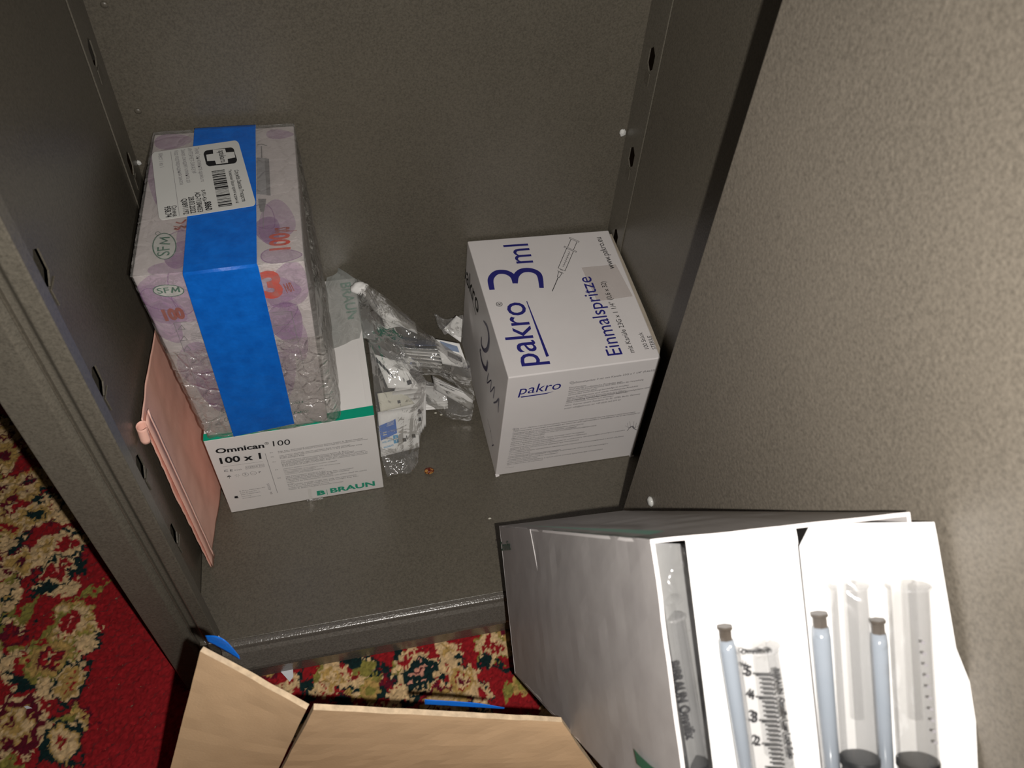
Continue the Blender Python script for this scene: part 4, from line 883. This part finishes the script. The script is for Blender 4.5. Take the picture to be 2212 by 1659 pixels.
# ------------------------------------------------------------------ small debris
p = atz(927, 1017, .003)
o = obj('seed', blob(p, .0052, 1.15, .85, .55, .12, 3), NT('mottled_brown_seed').m, None, smooth=True)
t = NT('mottled_seed'); t.link(t.ramp(t.noise(260, 3, .6), [(.42, (.12, .015, .008)), (.55, (.45, .22, .06))]), t.b.inputs['Base Color']); t.b.inputs['Roughness'].default_value = .25; o.data.materials[0] = t.m
tag(o, 'mottled brown seed lying on the cabinet floor between the white boxes', 'seed')
o = obj('plaster_piece', blob(atz(457, 1379, .004), .0068, 1.15, .8, .55, .15, 8), M_PLAST, None, smooth=True); tag(o, 'rounded white plaster crumb at the left end of the cabinet sill', 'crumb')
o = obj('paper_scrap', slab([atz(451, 1334, .0008), atz(458, 1332, .0008), atz(462, 1350, .0008), atz(467, 1366, .0008), atz(463, 1368, .0008)], (0, 0, 1), .0012), M_PLAST); tag(o, 'narrow white paper sliver on the cabinet floor beside the left upright', 'paper scrap')
o = obj('paper_scrap', slab([atz(607, 1452, -.097), atz(622, 1443, -.097), atz(633, 1446, -.097), atz(634, 1462, -.097), atz(626, 1473, -.097)], (0, 0, 1), .0008), M_PLAST); tag(o, 'torn white paper scrap lying on the carpet below the sill', 'paper scrap')
o = obj('paper_scrap', slab([atz(52, 1527, -.097), atz(60, 1525, -.097), atz(70, 1530, -.097), atz(58, 1532, -.097)], (0, 0, 1), .001), M_PLAST); tag(o, 'tiny white paper scrap on the flowered carpet at the lower left', 'paper scrap')
for k, (x, y) in enumerate([(941, 892), (953, 896), (1058, 1120), (905, 760), (600, 1140), (1180, 1060)][:3]):
    o = obj('crumb', blob(atz(x, y, .0008), .0014, 1.3, .8, .5, .3, k, 2), M_CREAM, None, smooth=True)
    tag(o, ['white crumb on the cabinet floor just below the flat sachets', 'tan crumb right of the white crumb below the flat sachets', 'pale crumb on the cabinet floor near the leaning grey box'][k], 'crumb')

# ------------------------------------------------------------------ brown carton in front
ct = thing('cardboard_carton', 'open brown cardboard carton with raised flaps in front of the cabinet', 'carton', (.25, -.30, -.0965))
h1 = .30
A1, B1, C1_ = atz(440, 1396, h1), atz(668, 1521, .275), atz(1212, 1549, .23)
A0, B0, C0 = atz(370, 1659, .165), atz(598, 1659, .165), V(.318, -.226, .165)
def panel(p, q_, r_, s_, t_, nm):   # top edge p,q  bottom r(below q), s(below p)
    n = (q_-p).cross(s_-p).normalized()
    if n.dot(CAM-p) < 0: n = -n
    N = 10; out = []
    g = patch([[p.lerp(q_, i/3) for i in range(4)], [p.lerp(s_, .5).lerp(q_.lerp(r_, .5), i/3)+n*.0010*math.sin(i) for i in range(4)], [s_.lerp(r_, i/3) for i in range(4)]], 24, 16)
    vs, fs = g; vs = [v+n*.0007*mnoise.noise(v*60) for v in vs]
    o = obj(nm, thicken((vs, fs), .0038), [M_KRAFT, M_KEDGE], ct)
    for f in o.data.polygons[2*24*16:]: f.material_index = 1
    return o
B0b, B1b = B0+V(.0022, -.001, 0), B1+V(.0028, -.0003, 0)
dn = (B0-B1)*.35
panel(A1, B1, B0+dn, A0+(A0-A1)*.35, .004, 'flap')
panel(B1b, C1_, C0+(C0-C1_)*.1, B0b+dn, .004, 'flap')
# carton walls down to the carpet
bx0, bx1, by0, by1 = .02, .50, -.62, -.215
wz = B0.z+dn.z
L0 = A0+(A0-A1)*.35
base = [V(L0.x, L0.y-.005, -.0965), V(B0.x, B0.y+dn.y-.008, -.0965), V(.50, -.285, -.0965), V(.50, -.62, -.0965), V(L0.x, -.62, -.0965)]
tz = wz-.002
for i in range(5):
    a, b_ = base[i], base[(i+1) % 5]; d = (b_-a).normalized(); nn_ = V(-d.y, d.x, 0)*-.004
    obj('wall', hexa([a, b_, b_+nn_, a+nn_], [V(q_.x, q_.y, tz) for q_ in (a, b_, b_+nn_, a+nn_)]), M_KRAFT, ct)
obj('bottom', (base+[p+V(0, 0, .004) for p in base], [(0, 1, 2, 3, 4)[::-1], (5, 6, 7, 8, 9)]+[(i, (i+1) % 5, (i+1) % 5+5, i+5) for i in range(5)]), M_KRAFT, ct)
# blue tape stuck on the far side of the flaps
nA = (B1-A1).cross(A0-A1).normalized(); nA = nA if nA.dot(CAM-A1) < 0 else -nA
def tape(p0, p1, up_, off, nm='blue_tape'):
    n_ = V(0, 0, 1); rows = [[p0+off, p0.lerp(p1, .33)+off, p0.lerp(p1, .66)+off, p1+off], [p0+off+up_[0], p0.lerp(p1, .33)+off+up_[1], p0.lerp(p1, .66)+off+up_[2], p1+off+up_[3]]]
    obj(nm, thicken(patch(rows, 14, 5, .0002, 300), .0002), M_BLUE, ct, smooth=True)
ab = (B1-A1)
tape(A1+ab*-.01, A1+ab*.30, [V(0, .001, .006), V(.001, .002, .0115), V(.001, .002, .0125), V(0, .001, .003)], nA*.0045-V(0, 0, .002))
bc = (C1_-B1b); nB = V(0, 1, 0)
tape(B1b+bc*.43, B1b+bc*.76, [V(0, .001, .0062), V(0, .001, .0062), V(0, .001, .0052), V(0, 0, .0026)], nB*.0042-V(0, 0, .0025))

# ------------------------------------------------------------------ long opened syringe carton leaning at right
lx = thing('opened_syringe_carton', 'long silvery grey syringe carton, open end up, leaning towards the lens', 'box', (.34, -.15, .09))
nTL, nTR, nBL = depth(1405, 1166, .347), depth(1965, 1107, .352), depth(1500, 1870, .347)
fTL, fTR, fBL = depth(1079, 1136, .75), depth(1347, 1103, .75), depth(1112, 1453, .75)
nBR = nTR+(nBL-nTL); fBR = fTR+(fBL-fTL)
M_SIDE = NT('brushed_silvery_card')
_c = M_SIDE.coord(); _mp = M_SIDE.add('ShaderNodeMapping'); _mp.inputs['Scale'].default_value = (90, 14, 10); M_SIDE.link(_c, _mp.inputs[0])
M_SIDE.link(M_SIDE.ramp(M_SIDE.noise(3, 4, .6, _mp.outputs[0]), [(.3, (.36, .34, .335)), (.7, (.43, .41, .40))]), M_SIDE.b.inputs['Base Color'])
M_SIDE.b.inputs['Roughness'].default_value = .5; M_SIDE = M_SIDE.m
AX = (fTL-nTL).normalized()
def wallp(a, b_, c, d, nm, inside, bulge=0, mats=None, t=.0016):
    n_ = (b_-a).cross(d-a).normalized()
    if n_.dot(inside-a) > 0: n_ = -n_
    nu, nv = 24, 16; vs = []; fs = []
    for s_ in (0, 1):
        for j in range(nv+1):
            for i in range(nu+1):
                u, v = i/nu, j/nv; p = a.lerp(b_, u).lerp(d.lerp(c, u), v)
                vs.append(p+n_*(bulge*math.sin(math.pi*v)*math.sin(math.pi*u)+.0004*mnoise.noise(p*50))-n_*t*s_)
    W = nu+1; off = W*(nv+1)
    for j in range(nv):
        for i in range(nu): f = (j*W+i, j*W+i+1, (j+1)*W+i+1, (j+1)*W+i); fs += [f, tuple(off+k for k in f[::-1])]
    k0 = len(fs)
    for i in range(nu):
        for r_ in (0, nv): a_, b2 = r_*W+i, r_*W+i+1; fs.append((a_, b2, b2+off, a_+off))
    for j in range(nv):
        for r_ in (0, nu): a_, b2 = j*W+r_, (j+1)*W+r_; fs.append((a_, b2, b2+off, a_+off))
    o = obj(nm, (vs, fs), mats or [M_SIDE, M_WHITEP], lx)
    for f in o.data.polygons[k0:]: f.material_index = 1
    return o
ctr = (nTL+nBR+fTL+fBR)/4
wallp(nTL, fTL, fBL, nBL, 'side_wall', ctr, .001)
wallp(nTL, fTL, fTR, nTR, 'top_wall', ctr, .004)
wallp(nTR, fTR, fBR, nBR, 'side_wall', ctr, .001)
wallp(nBL, fBL, fBR, nBR, 'bottom_wall', ctr, .0)
wallp(fTL, fTR, fBR, fBL, 'end_wall', ctr, .0)
# side overlap flap near the far end
nS = (fTL-nTL).cross(nBL-nTL).normalized()
if nS.dot(CAM-nTL) < 0: nS = -nS
g = Ink(nTL, nS, .0006)
q1, q2, q3, q4 = g.pt((1082, 1138)), g.pt((1146, 1143)), g.pt((1209, 1560)), g.pt((1113, 1455))
obj('glued_flap', slab([q1, q2, g.pt((1168, 1260)), g.pt((1180, 1350)), q3, q4], nS, .0006), M_SIDE, lx)
I = Ink(nTL, nS, .0022); I.text('Omnifix', (1083, 1190), (1104, 1188), ht=.0085, bold=.0)
I.text('B', (1374, 1640), (1368, 1700), bold=.05, ht=.018) if False else I.poly([(1369, 1617), (1382, 1632), (1406, 1654), (1420, 1664), (1392, 1665), (1376, 1650)]); I.build('green_print', M_DGREEN, lx)
nT = (fTL-nTL).cross(nTR-nTL).normalized()
if nT.dot(CAM-nTL) < 0: nT = -nT
I = Ink(nTL.lerp(nTR, .03), nT, .0022); I.v += [nTL+nT*.0022, nTL.lerp(nTR, .06)+nT*.003, (nTL.lerp(nTR, .06)+AX*.01)+nT*.003, nTL+AX*.30+nT*.0022]; I.f.append((0, 1, 2, 3)); I.build('green_edge', M_GREEN, lx)
# syringe packs: paper backing, film, barrel with scale, plunger stopper, sheathed needle
FN = (nTR-nTL).cross(nBL-nTL).normalized()
if FN.dot(CAM-nTL) < 0: FN = -FN
RX = (nTR-nTL).normalized()
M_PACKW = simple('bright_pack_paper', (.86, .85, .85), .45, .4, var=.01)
def deep(x, y, d=0): return at(x, y, nTL-FN*d, FN)
def pack(label, outline, dpt, barrels, needles, grp, text=False, tilt=0):
    o = thing('syringe_pack', label, 'syringe pack', deep(*outline[0], dpt)-V(0, 0, .05), grp)
    obj('paper_backing', slab([deep(x, y, dpt if not tilt else dpt+(x-outline[0][0]-(y-1172)*.16)/75*tilt) for x, y in outline], -FN, .0006), M_PACKW if not tilt else simple('shaded_pack_backing', (.52, .52, .52), .4), o)  # tilted pack: carton wall's shade painted in as a greyer backing colour
    # bulged film over it
    xs = [p_[0] for p_ in outline]; x0, x1 = min(xs), max(xs)
    ys0 = min(p_[1] for p_ in outline)
    return o
def cyl(o, nm, pxa, pxb, dpt, prof, mat, seg=28, smooth=True):
    a, b_ = deep(*pxa, dpt), deep(*pxb, dpt); return obj(nm, lathe(a, b_, prof, seg), mat, o, smooth=smooth)
def syr(o, top, bot, dpt, wpx, stop_y=None, scale=False, gh=1.0):
    k = .347/FPX; r_ = wpx/2*k
    bar = cyl(o, 'barrel', top, bot, dpt, [(0, r_*1.0), (.004, r_*1.12), (.012, r_*1.12), (.016, r_), (1, r_)], M_BARREL)
    cyl(bar, 'plunger', (top[0], top[1]-40), ((top[0]+bot[0])/2, (top[1]+bot[1])/2), dpt, [(0, r_*.8), (.04, r_*.8), (.05, r_*.35), (1, r_*.35)], M_ROD)
    if stop_y:
        t0 = (stop_y-top[1])/(bot[1]-top[1]); x = top[0]+(bot[0]-top[0])*t0
        cyl(bar, 'rubber_stopper', (x, stop_y), (x+(bot[0]-top[0])*.06, stop_y+55), dpt, [(0, r_*.7), (.06, r_*1.02), (.3, r_*1.02), (.38, r_*.9), (.6, r_*.9), (.7, r_*1.02), (1, r_*1.02)], M_DARK)
    return bar
def needle(o, hub, bot, dpt, wpx):
    k = .347/FPX; r_ = wpx/2*k
    n_ = cyl(o, 'needle_sheath', (hub[0]+3, hub[1]+30), bot, dpt, [(0, r_*.9), (.05, r_), (1, r_*.8)], M_NEEDLECAP)
    cyl(n_, 'needle_hub', hub, (hub[0]+3, hub[1]+32), dpt, [(0, r_*1.0), (.18, r_*1.0), (.25, r_*.8), (1, r_*.8)], M_BROWNHUB, seg=6, smooth=False)
GP = 'sealed syringe packs in the leaning carton'
# far left pack, set deeper and edge-on
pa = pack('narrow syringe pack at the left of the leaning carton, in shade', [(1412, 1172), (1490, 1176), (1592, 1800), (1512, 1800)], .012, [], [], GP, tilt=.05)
b_ = syr(pa, (1447, 1330), (1525, 1800), .018, 66, 1642)
I = Ink(deep(1440, 1400, .0), FN, -.006); I.text('B|BRAUN Omnifix', (1446, 1432), (1484, 1600), bold=.03, hs=1.4); I.build('barrel_print', M_INK, b_)
obj('film', patch([[deep(1412, 1180, .014), deep(1445, 1178, .010), deep(1478, 1182, .012)], [deep(1425, 1290, .006), deep(1460, 1288, .004), deep(1498, 1295, .006)], [deep(1450, 1500, .008), deep(1490, 1500, .006), deep(1525, 1510, .008)], [deep(1500, 1800, .008), deep(1540, 1800, .006), deep(1580, 1800, .008)]], 20, 50, .0012, 90, 21), M_BLIS, pa, smooth=True)
# middle pack
pb = pack('bright white syringe pack with a black scale, middle of the leaning carton', [(1481, 1166), (1718, 1140), (1722, 1160), (1800, 1860), (1568, 1880)], .010, [], [], GP)
b_ = syr(pb, (1636, 1395), (1700, 1860), .003, 92)
I = Ink(deep(1640, 1450, .003), FN, .0)
I.P = deep(1640, 1450, .003)+FN*.0085
kx = lambda y: (y-1400)*.13
for k in range(26):
    y = 1458+k*10.1; big = k % 5 == 0; I.line([(1626+kx(y)+(12 if not big else 0), y), (1662+kx(y), y+1)], .0010)
for s, y in (('5', 1452), ('4', 1502), ('3', 1552), ('2', 1602)): I.text(s, (1624+kx(y)-14, y+7), (1624+kx(y)-12, y-8), ht=.0016, bold=.04) if False else I.text(s, (1603+kx(y), y+8), (1617+kx(y), y+8), bold=.04, hs=1.0)
I.text('ml', (1600, 1440), (1612, 1439), bold=.03); I.text('Omnifix®', (1600, 1413), (1668, 1411), bold=.04, hs=.9)
I.text('B|BRAUN  Omnifix Luer Lock Solo', (1671, 1446), (1705, 1640), bold=.05, hs=1.3)
I.build('barrel_print', M_INK, b_)
needle(pb, (1566, 1352), (1640, 1860), .004, 36)
obj('film', patch([[deep(1486, 1175, .008), deep(1600, 1170, .006), deep(1714, 1150, .008)], [deep(1500, 1290, .000), deep(1610, 1285, -.004), deep(1722, 1270, .002)], [deep(1520, 1420, -.001), deep(1630, 1420, -.007), deep(1738, 1410, .001)], [deep(1575, 1860, -.001), deep(1680, 1860, -.007), deep(1795, 1850, .001)]], 40, 60, .0016, 70, 22), M_BLIS, pb, smooth=True)
# right pack pair
pc = pack('wide white syringe pack with two sheathed needles, right of the leaning carton', [(1728, 1180), (1752, 1132), (2018, 1128), (2026, 1170), (2065, 1400), (2105, 1500), (2112, 1659), (2116, 1860), (1800, 1870)], -.0025, [], [], GP)
b_ = syr(pc, (1834, 1262), (1872, 1840), -.010, 78, 1632); b2 = syr(pc, (1962, 1262), (1995, 1840), -.010, 84, 1638)
I = Ink(deep(1980, 1450, -.010), FN, .0085)
for k in range(10): I.line([(1992+k*3, 1388+k*24), (1997+k*3, 1389+k*24)], .0012)
I.build('barrel_print', M_GREY, b2)
needle(pc, (1769, 1324), (1812, 1840), -.0065, 40); needle(pc, (1895, 1338), (1925, 1840), -.0065, 36)
obj('film', patch([[deep(1755, 1138, -.004), deep(1880, 1135, -.005), deep(2012, 1134, -.004)], [deep(1735, 1210, -.008), deep(1880, 1205, -.015), deep(2022, 1200, -.008)], [deep(1738, 1330, -.008), deep(1885, 1325, -.022), deep(2045, 1320, -.008)], [deep(1760, 1550, -.008), deep(1920, 1550, -.022), deep(2070, 1540, -.008)], [deep(1805, 1860, -.008), deep(1950, 1860, -.022), deep(2112, 1850, -.008)]], 44, 64, .0016, 70, 23), M_BLIS, pc, smooth=True)
